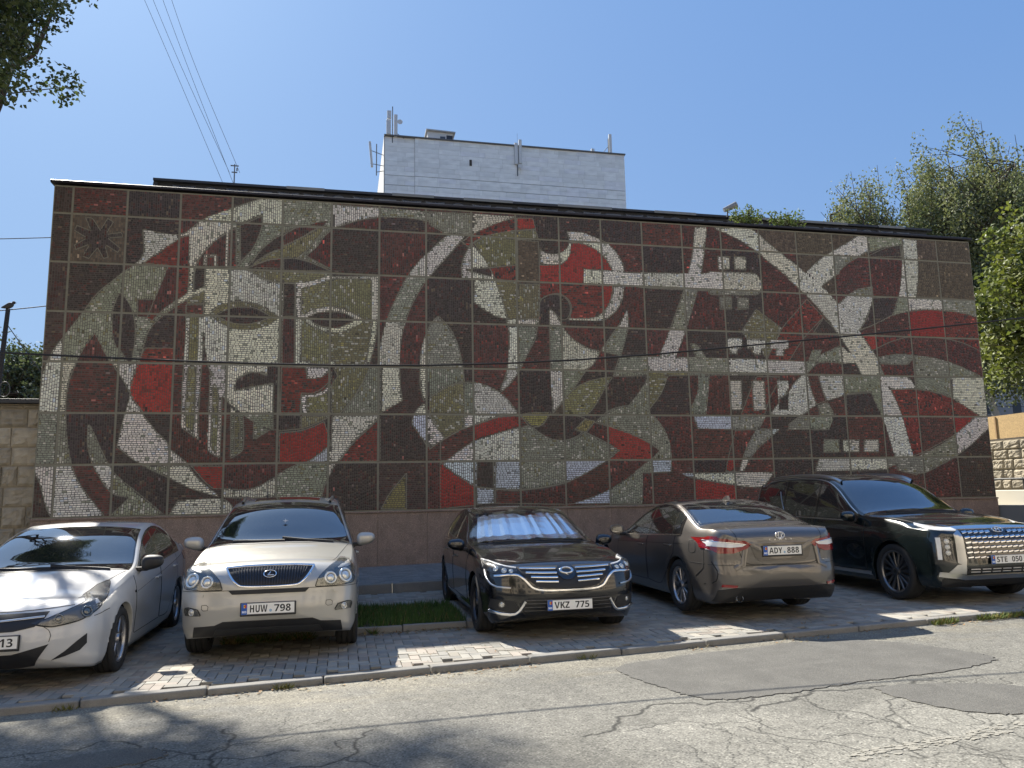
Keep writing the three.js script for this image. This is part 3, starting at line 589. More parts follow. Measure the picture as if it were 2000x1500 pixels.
// ---------------------------------------------------------------- building behind: roof fascia with cast ornaments
{
  const dark = mat([0.030, 0.034, 0.044], 0.55, { metalness: 0.2 }), trim = mat([0.035, 0.038, 0.045], 0.5, { metalness: 0.2 }), pale = mat([0.20, 0.21, 0.21], 0.7);
  const t = thing('roof_fascia', 'dark metal roof fascia with cast swag ornaments behind the mosaic wall', 'fascia', [0, 0, -2.5]);
  const x0 = -7.35, x1 = 14.6, top = 9.43;
  mesh('fascia_board', box(x1 - x0, 1.6, 0.3, (x0 + x1) / 2, top - 0.8, -0.16), dark, t);
  mesh('cornice', box(x1 - x0 + 0.2, 0.06, 0.5, (x0 + x1) / 2, top + 0.02, -0.14), trim, t);
  { const e = new THREE.Shape(); e.moveTo(0, 0); e.bezierCurveTo(-0.05, -0.3, 0.1, -0.5, 0.02, -0.9); e.lineTo(0.1, -0.9); e.lineTo(0.1, 0); const g = new THREE.ExtrudeGeometry(e, { depth: 0.5, bevelEnabled: false }); g.translate(x0 - 0.1, top - 0.02, -0.45); mesh('end_moulding', g, trim, t); }
  const swag = (() => { const s = new THREE.Shape(); s.moveTo(-0.27, 0.11); s.quadraticCurveTo(0, 0.02, 0.27, 0.11); s.quadraticCurveTo(0.2, -0.08, 0.0, -0.19); s.quadraticCurveTo(-0.2, -0.08, -0.27, 0.11); return new THREE.ExtrudeGeometry(s, { depth: 0.05, bevelEnabled: true, bevelSize: 0.03, bevelThickness: 0.05, bevelSegments: 2, curveSegments: 6 }); })();
  const rib = (() => { const l = []; for (let k = -2; k <= 2; k++) l.push(cyl(0.012, 0.012, [k * 0.11, 0.10 - Math.abs(k) * 0.0, 0.10], [k * 0.03, -0.16 + Math.abs(k) * 0.02, 0.10], 5)); return merge(l); })();
  const bars = merge([rbox(0.5, 0.05, 0.08, 0.015, 0, 0.08, 0.04), rbox(0.44, 0.05, 0.08, 0.015, 0, 0, 0.04), rbox(0.38, 0.05, 0.08, 0.015, 0, -0.08, 0.04)]);
  const ring = merge([(() => { const g = new THREE.TorusGeometry(0.17, 0.045, 8, 20); g.scale(1, 0.85, 1); g.translate(0, -0.04, 0.04); return g; })(), new THREE.SphereGeometry(0.07, 10, 8).translate(0, -0.06, 0.03)]);
  const relief = mat([0.11, 0.12, 0.135], 0.5, { metalness: 0.2 });
  const pat = [swag, bars, swag, swag, ring, swag, bars, swag, swag, ring];
  let k = 3; for (let x = x0 + 0.6; x < x1 - 0.3; x += 0.62, k++) { const g = pat[k % 10], nm = g === swag ? 'swag_ornament' : g === bars ? 'bar_ornament' : 'ring_ornament'; const m = mesh(nm, g, relief, t); m.position.set(x, top - 0.19, -0.012); m.scale.set(0.9, 0.8, 1); if (g === swag) { const r = mesh('fold', rib, relief, m); r.position.set(0, 0, 0); } }
  reseed(71); for (let x = x0 + 3.5; x < x1 - 1; x += rr(1.5, 3.2)) { const w = rr(0.7, 1.6); mesh('flashing_strip', box(w, 0.07, 0.02, x, top + 0.02, 0.122), pale, t); }
}
{ // small floodlight on the roof edge
  const t = thing('floodlight', 'small grey floodlight tilted up on the roof edge', 'lamp', [7.75, 9.35, -2.2]);
  mesh('bracket', cyl(0.02, 0.02, [0, 0, 0], [0.02, 0.22, 0], 6), mat([0.05, 0.05, 0.055], 0.5), t);
  mesh('housing', cyl(0.07, 0.10, [-0.12, 0.18, 0.05], [0.22, 0.33, 0.15], 10), mat([0.22, 0.23, 0.24], 0.5), t);
}
// ---------------------------------------------------------------- tall block behind, clad in pale stone slabs
{
  const t = thing('tall_block', 'windowless tall block clad in pale grey stone slabs behind the roof', 'building', [0, 0, -25]);
  const x0 = -0.7, x1 = 13.8, top = 22.15, base = mat([0.28, 0.28, 0.28], 0.9);
  const inset = 0.9; // the left bay stands back a little
  mesh('core', box(x1 - x0 - 0.1, top, 9, (x0 + x1) / 2 + 0.05, top / 2 - 0.1, -4.6), base, t);
  reseed(81);
  const st = texture(256, 256, 1.2, 1.2, (u, v) => { const k = 0.76 + 0.3 * fbm(u * 2.2, v * 5, 5) + 0.1 * (hash2(Math.floor(u * 200), Math.floor(v * 200)) - 0.5); return [0.88 * k, 0.88 * k, 0.87 * k]; });
  const sm = [0.87, 0.90, 0.93, 0.96, 0.91].map((k, i) => new THREE.MeshStandardMaterial({ map: st, roughness: 0.75, color: new THREE.Color().setRGB(k * 0.98, k, k * (i === 1 ? 1.03 : 0.99)) }));
  const slab = (xa, xb, ya, yb, z) => mesh('stone_slab', metreUV(box(xb - xa - 0.007, yb - ya - 0.007, 0.05, (xa + xb) / 2, (ya + yb) / 2, z + rr(-0.004, 0.004)), 1.2), sm[Math.floor(rnd() * 5)], t);
  const split = x0 + 1.7;
  let y = top; const hs = []; for (let k = 0; k < 20; k++) hs.push(0.29);
  for (let k = 0; k < hs.length; k++) { const yb = y, ya = y - hs[k]; y = ya; const lines = (k === 7 || k === 9) ? 0.022 : 0;
    for (const [s, e, z] of [[x0, split, -0.09], [split + 0.005, x1, -0.02]]) { let x = s; while (x < e - 0.02) { let n = Math.min(e, x + rr(1.0, 1.5)); if (e - n < 0.4) n = e; slab(x, n, ya + lines, yb, z); x = n; } } }
  mesh('side_wall', box(0.06, top - 4, 8.9, x0 - 0.02, top / 2 + 2, -4.6), mat([0.5, 0.5, 0.48], 0.8), t);
  mesh('roof_edge', box(x1 - x0 + 0.1, 0.07, 9.2, (x0 + x1) / 2, top + 0.035, -4.5), mat([0.12, 0.12, 0.12], 0.7), t);
  mesh('vent_opening', box(0.14, 0.36, 0.05, 4.25, top - 1.25, 0.022), mat([0.05, 0.045, 0.04], 0.9), t);
  const shed = thing('roof_shed', 'small white roof shed on top of the pale stone block', 'shed', [2.6, 22.2, -26.6]);
  mesh('wall', box(1.5, 0.95, 1.2, 0, 0.47, 0), mat([0.6, 0.6, 0.58], 0.8), shed);
  mesh('roof', (() => { const g = box(1.75, 0.07, 1.5, 0, 0.98, 0); g.rotateZ(-0.03); return g; })(), mat([0.4, 0.4, 0.39], 0.7), shed);
  mesh('window', box(0.3, 0.36, 0.04, 0.15, 0.5, 0.612), mat([0.07, 0.08, 0.1], 0.3), shed);
  mesh('door', box(0.36, 0.75, 0.04, 0.56, 0.4, 0.612), mat([0.03, 0.035, 0.05], 0.6), shed);
}
const antGrey = mat([0.55, 0.56, 0.56], 0.6), poleGrey = mat([0.16, 0.17, 0.18], 0.5, { metalness: 0.4 });
function antenna(label, pos, parts) { const t = thing('panel_antenna', label, 'antenna', pos, 0, 'antennas on the roof of the pale block'); for (const [n, g, m] of parts) mesh(n, g, m, t); return t; }
antenna('pair of tall panel antennas with a dish on the block corner', [-0.45, 22.1, -25], [['panel', rbox(0.26, 0.9, 0.14, 0.03, -0.05, 0.55, 0.1), antGrey], ['panel', rbox(0.24, 0.5, 0.14, 0.03, -0.02, 1.3, 0.1), antGrey], ['panel', rbox(0.2, 1.35, 0.14, 0.03, 0.36, 0.72, 0), antGrey], ['mast', cyl(0.03, 0.03, [0.18, -0.3, -0.05], [0.18, 1.9, -0.05]), poleGrey], ['dish', (() => { const g = new THREE.CylinderGeometry(0.15, 0.09, 0.12, 14); g.rotateX(Math.PI / 2); g.translate(0.6, 0.95, 0); return g; })(), antGrey], ['stay', cyl(0.02, 0.02, [0.4, 0.3, -0.05], [0.85, 0.0, -0.05]), poleGrey]]);
antenna('slim panel antenna on a bracket beside the block wall', [-0.75, 20.4, -25.4], [['panel', (() => { const g = rbox(0.13, 1.55, 0.14, 0.03); g.rotateZ(0.09); g.translate(-0.72, 0.75, 0); return g; })(), antGrey], ['mast', cyl(0.03, 0.03, [-0.4, -0.5, 0], [-0.4, 1.4, 0]), poleGrey], ['bracket', cyl(0.022, 0.022, [-0.75, 0.2, 0], [0, 0.1, 0]), poleGrey], ['bracket', cyl(0.022, 0.022, [-0.75, 1.0, 0], [0, 0.75, 0]), poleGrey], ['bracket', cyl(0.022, 0.022, [-0.4, -0.3, 0], [0, -0.2, 0]), poleGrey]]);
antenna('two panel antennas side by side with a small dish below', [7.05, 20.7, -24.95], [['panel', rbox(0.2, 1.35, 0.13, 0.03, -0.08, 0.95, 0.05), antGrey], ['panel', rbox(0.19, 1.5, 0.13, 0.03, 0.17, 1.1, 0.05), antGrey], ['mast', cyl(0.035, 0.035, [0, -0.4, 0], [0, 1.2, 0]), poleGrey], ['rod', cyl(0.008, 0.008, [0.02, 1.2, 0], [0.02, 2.25, 0]), poleGrey], ['dish', (() => { const g = new THREE.CylinderGeometry(0.14, 0.1, 0.1, 14); g.rotateX(Math.PI / 2); g.translate(0.15, 0.15, 0.1); return g; })(), antGrey]]);
antenna('single panel antenna with a stay near the right block corner', [13.0, 22.15, -25.2], [['panel', rbox(0.18, 1.35, 0.13, 0.03, 0, 0.72, 0), antGrey], ['mast', cyl(0.03, 0.03, [-0.13, -0.1, 0], [-0.13, 1.1, 0]), poleGrey], ['stay', cyl(0.018, 0.018, [-0.13, 0.6, 0], [-0.6, 0.02, 0]), poleGrey]]);
{ const t = thing('equipment_box', 'small grey box on the roof edge of the pale block', 'box', [11.85, 22.15, -25.2]); mesh('cabinet', rbox(0.2, 0.3, 0.15, 0.02, 0, 0.2, 0), antGrey, t); mesh('foot', box(0.1, 0.08, 0.1, 0, 0.03, 0), poleGrey, t); }
{ const t = thing('roof_mast', 'thin dark mast with small crossarms on the fascia roof', 'mast', [-5.69, 9.4, -3.2]); mesh('pole', cyl(0.018, 0.014, [0, 0, 0], [0, 0.92, 0]), poleGrey, t); mesh('crossarm', box(0.2, 0.025, 0.025, 0, 0.88, 0), poleGrey, t); mesh('crossarm', box(0.14, 0.025, 0.025, 0, 0.7, 0), poleGrey, t); mesh('insulator', box(0.03, 0.08, 0.03, 0.06, 0.78, 0), poleGrey, t); }

// ---------------------------------------------------------------- stone walls
function ashlar(w, h, d, s) { // rough quarry-faced block, front to +z, origin at the centre of the back face
  const n = 9, m = 7, g = new THREE.BufferGeometry(), p = [], id = [];
  for (let j = 0; j <= m; j++) for (let i = 0; i <= n; i++) { const u = i / n, v = j / m, e = Math.min(1, Math.min(u, 1 - u) * w / 0.022, Math.min(v, 1 - v) * h / 0.022); p.push((u - 0.5) * w, (v - 0.5) * h, d * 0.35 + e * d * 0.65 * (0.15 + 1.5 * fbm(s * 13.1 + u * 4.5, s * 7.7 + v * 4.5, 3) + 0.25 * (hash2(Math.floor(s * 97) + i, j * 31) - 0.5))); }
  for (let j = 0; j < m; j++) for (let i = 0; i < n; i++) { const a = j * (n + 1) + i; id.push(a, a + 1, a + n + 2, a, a + n + 2, a + n + 1); }
  const rim = []; for (let i = 0; i <= n; i++) rim.push(i); for (let j = 1; j <= m; j++) rim.push(j * (n + 1) + n); for (let i = n - 1; i >= 0; i--) rim.push(m * (n + 1) + i); for (let j = m - 1; j > 0; j--) rim.push(j * (n + 1));
  const b = p.length / 3; rim.forEach(k => p.push(p[k * 3], p[k * 3 + 1], 0)); for (let k = 0; k < rim.length; k++) { const q = (k + 1) % rim.length; id.push(rim[k], b + k, b + q, rim[k], b + q, rim[q]); }
  g.setAttribute('position', new THREE.Float32BufferAttribute(p, 3)); g.setIndex(id); const r = g.toNonIndexed(); r.computeVertexNormals(); return metreUV(r);
}
const limeTex = texture(256, 256, 1, 1, (u, v) => { const k = 0.7 + 0.45 * fbm(u * 6, v * 6, 4) + 0.15 * (hash2(Math.floor(u * 256), Math.floor(v * 256)) - 0.5); return [0.44 * k, 0.385 * k, 0.285 * k]; });
const limeBump = texture(256, 256, 1, 1, (u, v) => fbm(u * 22, v * 22, 4), false);
const limes = [0.62, 0.74, 0.82, 0.92].map(k => new THREE.MeshStandardMaterial({ map: limeTex, bumpMap: limeBump, bumpScale: 0.012, roughness: 0.95, color: new THREE.Color().setRGB(k, k, k) }));
const jointMat = mat([0.30, 0.26, 0.19], 1);
function stoneWall(t, L, H, ch, fn) { // fills L x H in local x,y facing +z
  const vars = []; for (let k = 0; k < 6; k++) vars.push(k);
  let y = 0, row = 0; while (y < H - 0.05) { const h = Math.min(ch * rr(0.92, 1.08), H - y); let x = 0; while (x < L - 0.05) { let w = Math.min(rr(0.28, 0.62), L - x); if (L - x - w < 0.2) w = L - x; const m = mesh('stone_block', ashlar(w - 0.022, h - 0.022, 0.07, rr(1, 90)), limes[Math.floor(rnd() * 4)], t); m.position.set(x + w / 2, y + h / 2, 0); x += w; } y += h; row++; }
}
{
  reseed(91);
  const t = thing('stone_boundary_wall', 'low wall of rough limestone blocks joined to the left end of the mosaic', 'wall', [-13.6, 0, -0.35]);
  mesh('wall_core', box(4.9, 3.66, 0.4, 2.45, 1.83, -0.2), jointMat, t); stoneWall(t, 4.9, 3.64, 0.4);
  mesh('coping', rbox(5.0, 0.09, 0.62, 0.01, 2.45, 3.70, -0.14), mat([0.02, 0.023, 0.028], 0.5), t);
}
{
  reseed(92);
  const t = thing('stone_side_wall', 'sunlit retaining wall of rough limestone blocks beyond the right mosaic end', 'wall', [15.5, 0, -9], 0);
  t.rotation.y = -Math.PI / 2; // faces -x; local x runs along +z
  mesh('wall_core', box(13, 2.95, 0.4, 6.5, 1.475, -0.2), jointMat, t);
  const g = new THREE.Group(); g.name = 'stonework'; t.add(g); g.position.set(4, 1.55, 0); stoneWall(g, 6.5, 1.38, 0.275);
  const hb = thing('board_fence', 'yellow chipboard hoarding standing on top of the sunlit stone wall', 'fence', [15.55, 2.95, -9]); hb.rotation.y = -Math.PI / 2;
  const ot = texture(512, 256, 2, 1, (u, v) => { const n = fbm(u * 26 + 6 * fbm(u * 9, v * 30), v * 60, 3), q = fbm(u * 60, v * 26 + 4 * fbm(u * 8, v * 8), 2); const k = 0.55 + 0.5 * n + 0.3 * q; return [0.50 * k, 0.345 * k, 0.16 * k]; });
  const om = new THREE.MeshStandardMaterial({ map: ot, roughness: 0.8 });
  for (let k = 0; k < 7; k++) { const b = mesh('board', metreUV(box(1.22, 0.66, 0.015, 0, 0, 0), 1), om, hb); b.position.set(3 + k * 1.24, 0.36, 0.012); const l = mesh('batten', box(0.04, 0.6, 0.03, 0, 0, 0), mat([0.3, 0.2, 0.1], 0.8), hb); l.position.set(3 + k * 1.24 - 0.62, 0.36, 0.035); }
  mesh('bottom_rail', box(9, 0.05, 0.1, 6.6, 0.0, 0), mat([0.06, 0.05, 0.04], 0.8), hb);
  const tr = structure('terrace', box(8, 1.15, 20, 17.6 + 0.1, 0.575, -2), mat([0.3, 0.28, 0.24], 0.9));
  const lw = thing('white_ledge', 'low white rendered ledge in front of the sunlit stone wall', 'ledge', [14.6, 0, -5]); mesh('ledge_body', rbox(0.5, 0.42, 8, 0.02, 0, 1.32, 3.5), mat([0.62, 0.58, 0.48], 0.85), lw); mesh('ledge_base', box(0.46, 1.15, 7.9, 0, 0.57, 3.5), mat([0.5, 0.47, 0.4], 0.9), lw);
  const rl = thing('handrail', 'short black metal handrail in front of the sunlit stone wall', 'railing', [14.75, 1.53, -1.6]); mesh('post', cyl(0.025, 0.025, [0, 0, 0], [0, 0.32, 0]), mat([0.02, 0.02, 0.02], 0.5), rl); mesh('post', cyl(0.025, 0.025, [0, 0, 1.4], [0, 0.32, 1.4]), mat([0.02, 0.02, 0.02], 0.5), rl); mesh('rail', cyl(0.025, 0.025, [0, 0.3, -0.1], [0, 0.3, 1.5]), mat([0.02, 0.02, 0.02], 0.5), rl);
}
{ // office block far right, in shade
  const t = thing('panel_building', 'grey panel building in shade behind the birch trees', 'building', [31, 0, -16]);
  const pm = [mat([0.26, 0.28, 0.31], 0.8), mat([0.30, 0.32, 0.35], 0.8)], dk = mat([0.03, 0.032, 0.036], 0.4);
  mesh('core', box(16, 9, 10, 2, 4.5, -5.2), mat([0.2, 0.21, 0.23], 0.9), t);
  reseed(93); for (let i = 0; i < 10; i++) for (let j = 0; j < 6; j++) mesh('wall_panel', box(1.57, 0.97, 0.06, -5.2 + i * 1.6, 4.2 + j * 0.8 * 1.25, 0), pm[Math.floor(rnd() * 2)], t);
  for (let i = 0; i < 9; i++) { const w = mesh('window', box(0.5, 0.6, 0.08, -4.6 + i * 1.6, 5.6, 0.01), dk, t); mesh('sill', box(0.6, 0.05, 0.14, -4.6 + i * 1.6, 5.27, 0.03), pm[0], w); }
  mesh('dark_storey', box(15.6, 3.2, 0.1, 2, 2.0, 0.0), mat([0.025, 0.022, 0.02], 0.8), t);
  for (let i = 0; i < 6; i++) { const g = merge([cyl(0.11, 0.11, [-0.8, 0.4, 0.3], [0.8, 3.4, 0.3], 6), cyl(0.11, 0.11, [0.8, 0.4, 0.3], [-0.8, 3.4, 0.3], 6)]); const m = mesh('cross_brace', g, mat([0.22, 0.25, 0.3], 0.7), t); m.position.x = -4 + i * 2.4; }
}
{ // unseen houses added across the street: their sunlit fronts light the shade and show in the paintwork
  const pl = [[0.70, 0.58, 0.43], [0.66, 0.57, 0.45], [0.74, 0.65, 0.52]], glass = phys([0.03, 0.035, 0.04], 0.08);
  [[-27, 17], [-9.5, 16], [8.5, 18.5], [28, 19]].forEach(([x, w], k) => {
    const t = thing('street_house', ['ochre plastered house with two rows of windows opposite the mosaic, unseen, added to bounce light', 'beige plastered house with tall windows across the street, unseen, added to bounce light', 'cream plastered house with a dark roof across the street, unseen, added to bounce light', 'sand coloured house at the far end of the street front, unseen, added to bounce light'][k], 'house', [x, 0, 28 + (k % 2) * 0.6]);
    const H = 15 + (k % 3) * 1.2, m = mat(pl[k % 3], 0.95);
    mesh('wall', box(w - 0.3, H, 8, 0, H / 2 - 0.3, 4), m, t); mesh('roof', (() => { const s = new THREE.Shape(); s.moveTo(-4.6, 0); s.lineTo(4.6, 0); s.lineTo(0, 2.4); const g = new THREE.ExtrudeGeometry(s, { depth: w, bevelEnabled: false }); g.rotateY(Math.PI / 2); g.translate(-w / 2, H - 0.29, 4); return g; })(), mat([0.12, 0.06, 0.045], 0.9), t);
    for (let r = 0; r < 4; r++) for (let i = 0; i < Math.floor(w / 2.6); i++) { const wx = -w / 2 + 1.7 + i * 2.6, wy = 2.4 + r * 3.5; const wn = mesh('window', box(1.2, 1.9, 0.06, wx, wy, -0.03), glass, t); mesh('frame', merge([box(1.34, 0.08, 0.1, wx, wy + 0.97, -0.05), box(1.34, 0.08, 0.1, wx, wy - 0.97, -0.05), box(0.08, 1.9, 0.1, wx, wy, -0.05)]), mat([0.7, 0.68, 0.62], 0.7), wn); }
  });
}

// ---------------------------------------------------------------- trees
const barkTex = texture(128, 256, 0.6, 1.2, (u, v) => { const k = 0.5 + 0.9 * fbm(u * 22, v * 5, 4); return [0.10 * k, 0.085 * k, 0.065 * k]; });
const bark = new THREE.MeshStandardMaterial({ map: barkTex, roughness: 0.95 });
const birchBark = mat([0.42, 0.40, 0.36], 0.85), twigBark = mat([0.07, 0.05, 0.035], 0.95);
class Leaves {
  constructor() { this.p = []; this.n = []; this.c = []; this.i = []; }
  leaf(o, d, u, L, W, col) { // folded leaf: origin, direction, side, length, width
    const b = this.p.length / 3, n = V(0, 0, 0).crossVectors(d, u).normalize();
    const pt = (a, s, l) => [o.x + d.x * a + u.x * s + n.x * l, o.y + d.y * a + u.y * s + n.y * l, o.z + d.z * a + u.z * s + n.z * l];
    this.p.push(...pt(0, 0, 0), ...pt(L * 0.45, W / 2, W * 0.15), ...pt(L, 0, -W * 0.1), ...pt(L * 0.45, -W / 2, W * 0.15));
    for (let k = 0; k < 4; k++) { this.n.push(n.x, n.y, n.z); this.c.push(...col); }
    this.i.push(b, b + 2, b + 1, b, b + 3, b + 2);
  }
  geo() { const g = new THREE.BufferGeometry(); g.setAttribute('position', new THREE.Float32BufferAttribute(this.p, 3)); g.setAttribute('normal', new THREE.Float32BufferAttribute(this.n, 3)); g.setAttribute('color', new THREE.Float32BufferAttribute(this.c, 3)); g.setIndex(this.i); return g; }
}
const leafMat = () => new THREE.MeshPhysicalMaterial({ vertexColors: true, roughness: 1, side: THREE.DoubleSide, transmission: 0.4, thickness: 0 });
const bladeMat = () => new THREE.MeshStandardMaterial({ vertexColors: true, roughness: 0.8, side: THREE.DoubleSide });
const rdir = () => { const z = rr(-1, 1), a = rr(0, 6.283), s = Math.sqrt(1 - z * z); return V(s * Math.cos(a), z, s * Math.sin(a)); };
function limb(list, a, b, r0, r1, wob, seg = 4) { let p = a.clone(); const pts = [p]; for (let k = 1; k <= seg; k++) { const q = a.clone().lerp(b, k / seg); if (k < seg) q.add(rdir().multiplyScalar(wob * a.distanceTo(b))); list.push(cyl(r0 + (r1 - r0) * (k - 1) / seg, r0 + (r1 - r0) * k / seg, p.toArray(), q.toArray(), 6)); p = q; pts.push(q); } return pts; }
// tree with an ellipsoidal crown made of limbs, twigs and leaf clumps
function tree(name, label, o) {
  reseed(o.seed);
  const t = thing(name, label, 'tree', o.pos, 0, o.group), stem = [], wood = [], lv = new Leaves();
  const top = V(o.lean?.[0] || 0, o.trunk, o.lean?.[1] || 0);
  limb(stem, V(0, -0.3, 0), top, o.r, o.r * 0.55, 0.02, 6);
  const c = V(...o.centre), R = V(...o.radius), keep = o.keep || (() => true);
  for (let k = 0; k < o.limbs; k++) {
    const d = rdir(); d.y = d.y * 0.7 + 0.1; const end = c.clone().add(V(d.x * R.x, d.y * R.y, d.z * R.z).multiplyScalar(rr(0.35, 0.75)));
    if (!keep(end.clone().add(t.position))) continue;
    const st = top.clone().lerp(V(top.x * 0.6, o.trunk * 0.6, top.z * 0.6), rnd()); const pts = limb(wood, st, end, o.r * 0.4, 0.03, 0.05, 5);
    for (let m = 0; m < o.twigs; m++) {
      const d2 = rdir(), e2 = c.clone().add(V(d2.x * R.x, d2.y * R.y, d2.z * R.z).multiplyScalar(Math.pow(rnd(), 0.45)));
      const s2 = pts[2 + Math.floor(rnd() * (pts.length - 2))]; if (s2.distanceTo(e2) > o.reach) e2.lerp(s2, 1 - o.reach / s2.distanceTo(e2));
      if (!keep(e2.clone().add(t.position))) continue;
      const tw = limb(wood, s2, e2, 0.025, 0.008, 0.06, 3);
      for (let q = 0; q < o.clumps; q++) {
        const cc = tw[1 + Math.floor(rnd() * 3)].clone().lerp(e2, rnd()).add(rdir().multiplyScalar(o.spread * rnd()));
        if (!keep(cc.clone().add(t.position))) continue;
        const young = rnd();
        for (let l = 0; l < o.leaves; l++) {
          const p = cc.clone().add(rdir().multiplyScalar(o.clump * Math.cbrt(rnd()))); if (o.droop) p.y -= rnd() * o.droop;
          const dd = rdir(); dd.y = dd.y * 0.6 - (o.droop ? 0.8 : 0.35); dd.normalize(); const uu = V(0, 0, 0).crossVectors(dd, rdir()).normalize();
          const k2 = rr(0.75, 1.25), C = o.col; const cl = [C[0] * k2 * (1 + 0.3 * young), C[1] * k2 * (1 + 0.12 * young), C[2] * k2];
          lv.leaf(p, dd, uu, o.leaf * rr(0.7, 1.2), o.leaf * o.wide * rr(0.7, 1.2), cl);
        }
      }
    }
  }
  mesh('trunk', merge(stem), o.bark, t); mesh('branches', merge(wood), o.twig || twigBark, t);
  const cr = mesh('crown', lv.geo(), leafMat(), t); cr.userData.kind = 'stuff';
  return t;
}
tree('maple_tree', 'leafy tree whose crown hangs in beside the left end of the wall', { seed: 301, pos: [-14.3, 0, 1.4], keep: p => p.z + 0.97 * p.y > 10.2, trunk: 7, r: 0.26, centre: [1.7, 10.5, 0.3], radius: [5.0, 4.0, 2.9], limbs: 24, twigs: 34, reach: 3.4, clumps: 3, leaves: 100, clump: 0.42, spread: 0.45, leaf: 0.105, wide: 0.75, col: [0.075, 0.11, 0.028], bark });
tree('maple_tree', 'very tall tree behind the left stone wall, its crown above the lower leaves', { seed: 305, pos: [-13.0, 0, -4.5], keep: p => p.z + 0.97 * p.y > 10.9, trunk: 11, r: 0.3, centre: [0.9, 16.2, 0], radius: [3.2, 4.2, 3.0], limbs: 18, twigs: 26, reach: 3.4, clumps: 3, leaves: 90, clump: 0.5, spread: 0.5, leaf: 0.13, wide: 0.75, col: [0.075, 0.11, 0.028], bark });
const birch = { trunk: 9, r: 0.2, limbs: 13, twigs: 24, reach: 4.2, clumps: 3, leaves: 52, clump: 0.36, spread: 0.45, droop: 1.1, leaf: 0.135, wide: 0.6, col: [0.14, 0.175, 0.065], bark: birchBark, group: 'birch trees behind the mosaic wall' };
tree('birch_tree', 'tall drooping birch rising above the right end of the mosaic wall', { ...birch, seed: 311, pos: [23.2, 0, -9.5], centre: [0.5, 11.8, 0], radius: [5.6, 6.8, 4.2], limbs: 28, twigs: 48 });
tree('birch_tree', 'smaller pale birch standing apart over the wall coping', { ...birch, seed: 313, pos: [18.8, 0, -10.5], trunk: 9, r: 0.12, centre: [-0.4, 12.0, 0], radius: [1.9, 3.2, 1.6], limbs: 12, twigs: 22, leaves: 44, leaf: 0.12 });
tree('maple_tree', 'sunlit maple with bright green leaves over the stone side wall', { seed: 321, pos: [18.0, 0, -1.1], trunk: 5, r: 0.2, centre: [0, 7.1, -0.3], radius: [3.0, 3.2, 2.6], limbs: 12, twigs: 28, reach: 3, clumps: 3, leaves: 36, clump: 0.42, spread: 0.4, leaf: 0.16, wide: 0.8, col: [0.125, 0.165, 0.028], bark });
tree('shade_tree', 'round leafy tree behind the left stone wall', { seed: 331, pos: [-13.6, 0, -13], trunk: 3.5, r: 0.2, centre: [0, 4.9, 0], radius: [2.4, 2.8, 2.4], limbs: 10, twigs: 24, reach: 3, clumps: 3, leaves: 34, clump: 0.45, spread: 0.4, leaf: 0.15, wide: 0.7, col: [0.07, 0.10, 0.04], bark });
tree('shade_tree', 'dark bushy tree beside the utility pole', { seed: 332, pos: [-17.2, 0, -12], trunk: 3, r: 0.2, centre: [0, 4.4, 0], radius: [2.4, 2.6, 2.4], limbs: 9, twigs: 22, reach: 3, clumps: 3, leaves: 30, clump: 0.45, spread: 0.4, leaf: 0.15, wide: 0.7, col: [0.055, 0.08, 0.035], bark });
// street trees across the road, seen only as reflections
for (const [x, s] of [[-12, 341], [6.5, 343]]) tree('street_tree', x < 0 ? 'street tree across the road before the beige house' : 'street tree across the road before the cream house', { seed: s, pos: [x, 0, 23.5], trunk: 4, r: 0.2, centre: [0, 7, 0], radius: [3, 3.4, 3], limbs: 8, twigs: 14, reach: 3, clumps: 2, leaves: 20, clump: 0.55, spread: 0.4, leaf: 0.24, wide: 0.7, col: [0.06, 0.1, 0.025], bark, group: undefined });

function shrub(name, label, pos, R, n, leaf, col, s) { reseed(s); const t = thing(name, label, 'plant', pos), lv = new Leaves(), st = []; for (let k = 0; k < n; k++) { const a = rr(0, 6.28), e = V(Math.cos(a) * R[0] * rnd(), R[1] * rr(0.35, 1), Math.sin(a) * R[2] * rnd()); st.push(cyl(0.01, 0.004, [0, 0, 0], e.toArray(), 5)); for (let l = 0; l < 16; l++) { const p = e.clone().multiplyScalar(rr(0.5, 1.05)).add(rdir().multiplyScalar(0.08)); const d = rdir(), u = V(0, 0, 0).crossVectors(d, rdir()).normalize(), k2 = rr(0.7, 1.3); lv.leaf(p, d, u, leaf * rr(.7, 1.2), leaf * 0.55, col.map(c => c * k2)); } } mesh('stem', merge(st), twigBark, t); const c = mesh('foliage', lv.geo(), leafMat(), t); c.userData.kind = 'stuff'; }
shrub('wall_shrub', 'bright green seedling bush growing on the wall coping beside the floodlight', [7.2, 8.24, -0.3], [0.6, 0.6, 0.3], 46, 0.085, [0.13, 0.18, 0.03], 351);
shrub('wall_shrub', 'bright green seedling bush on the coping nearer the birch', [8.35, 8.24, -0.3], [0.6, 0.6, 0.3], 44, 0.085, [0.12, 0.17, 0.03], 352);

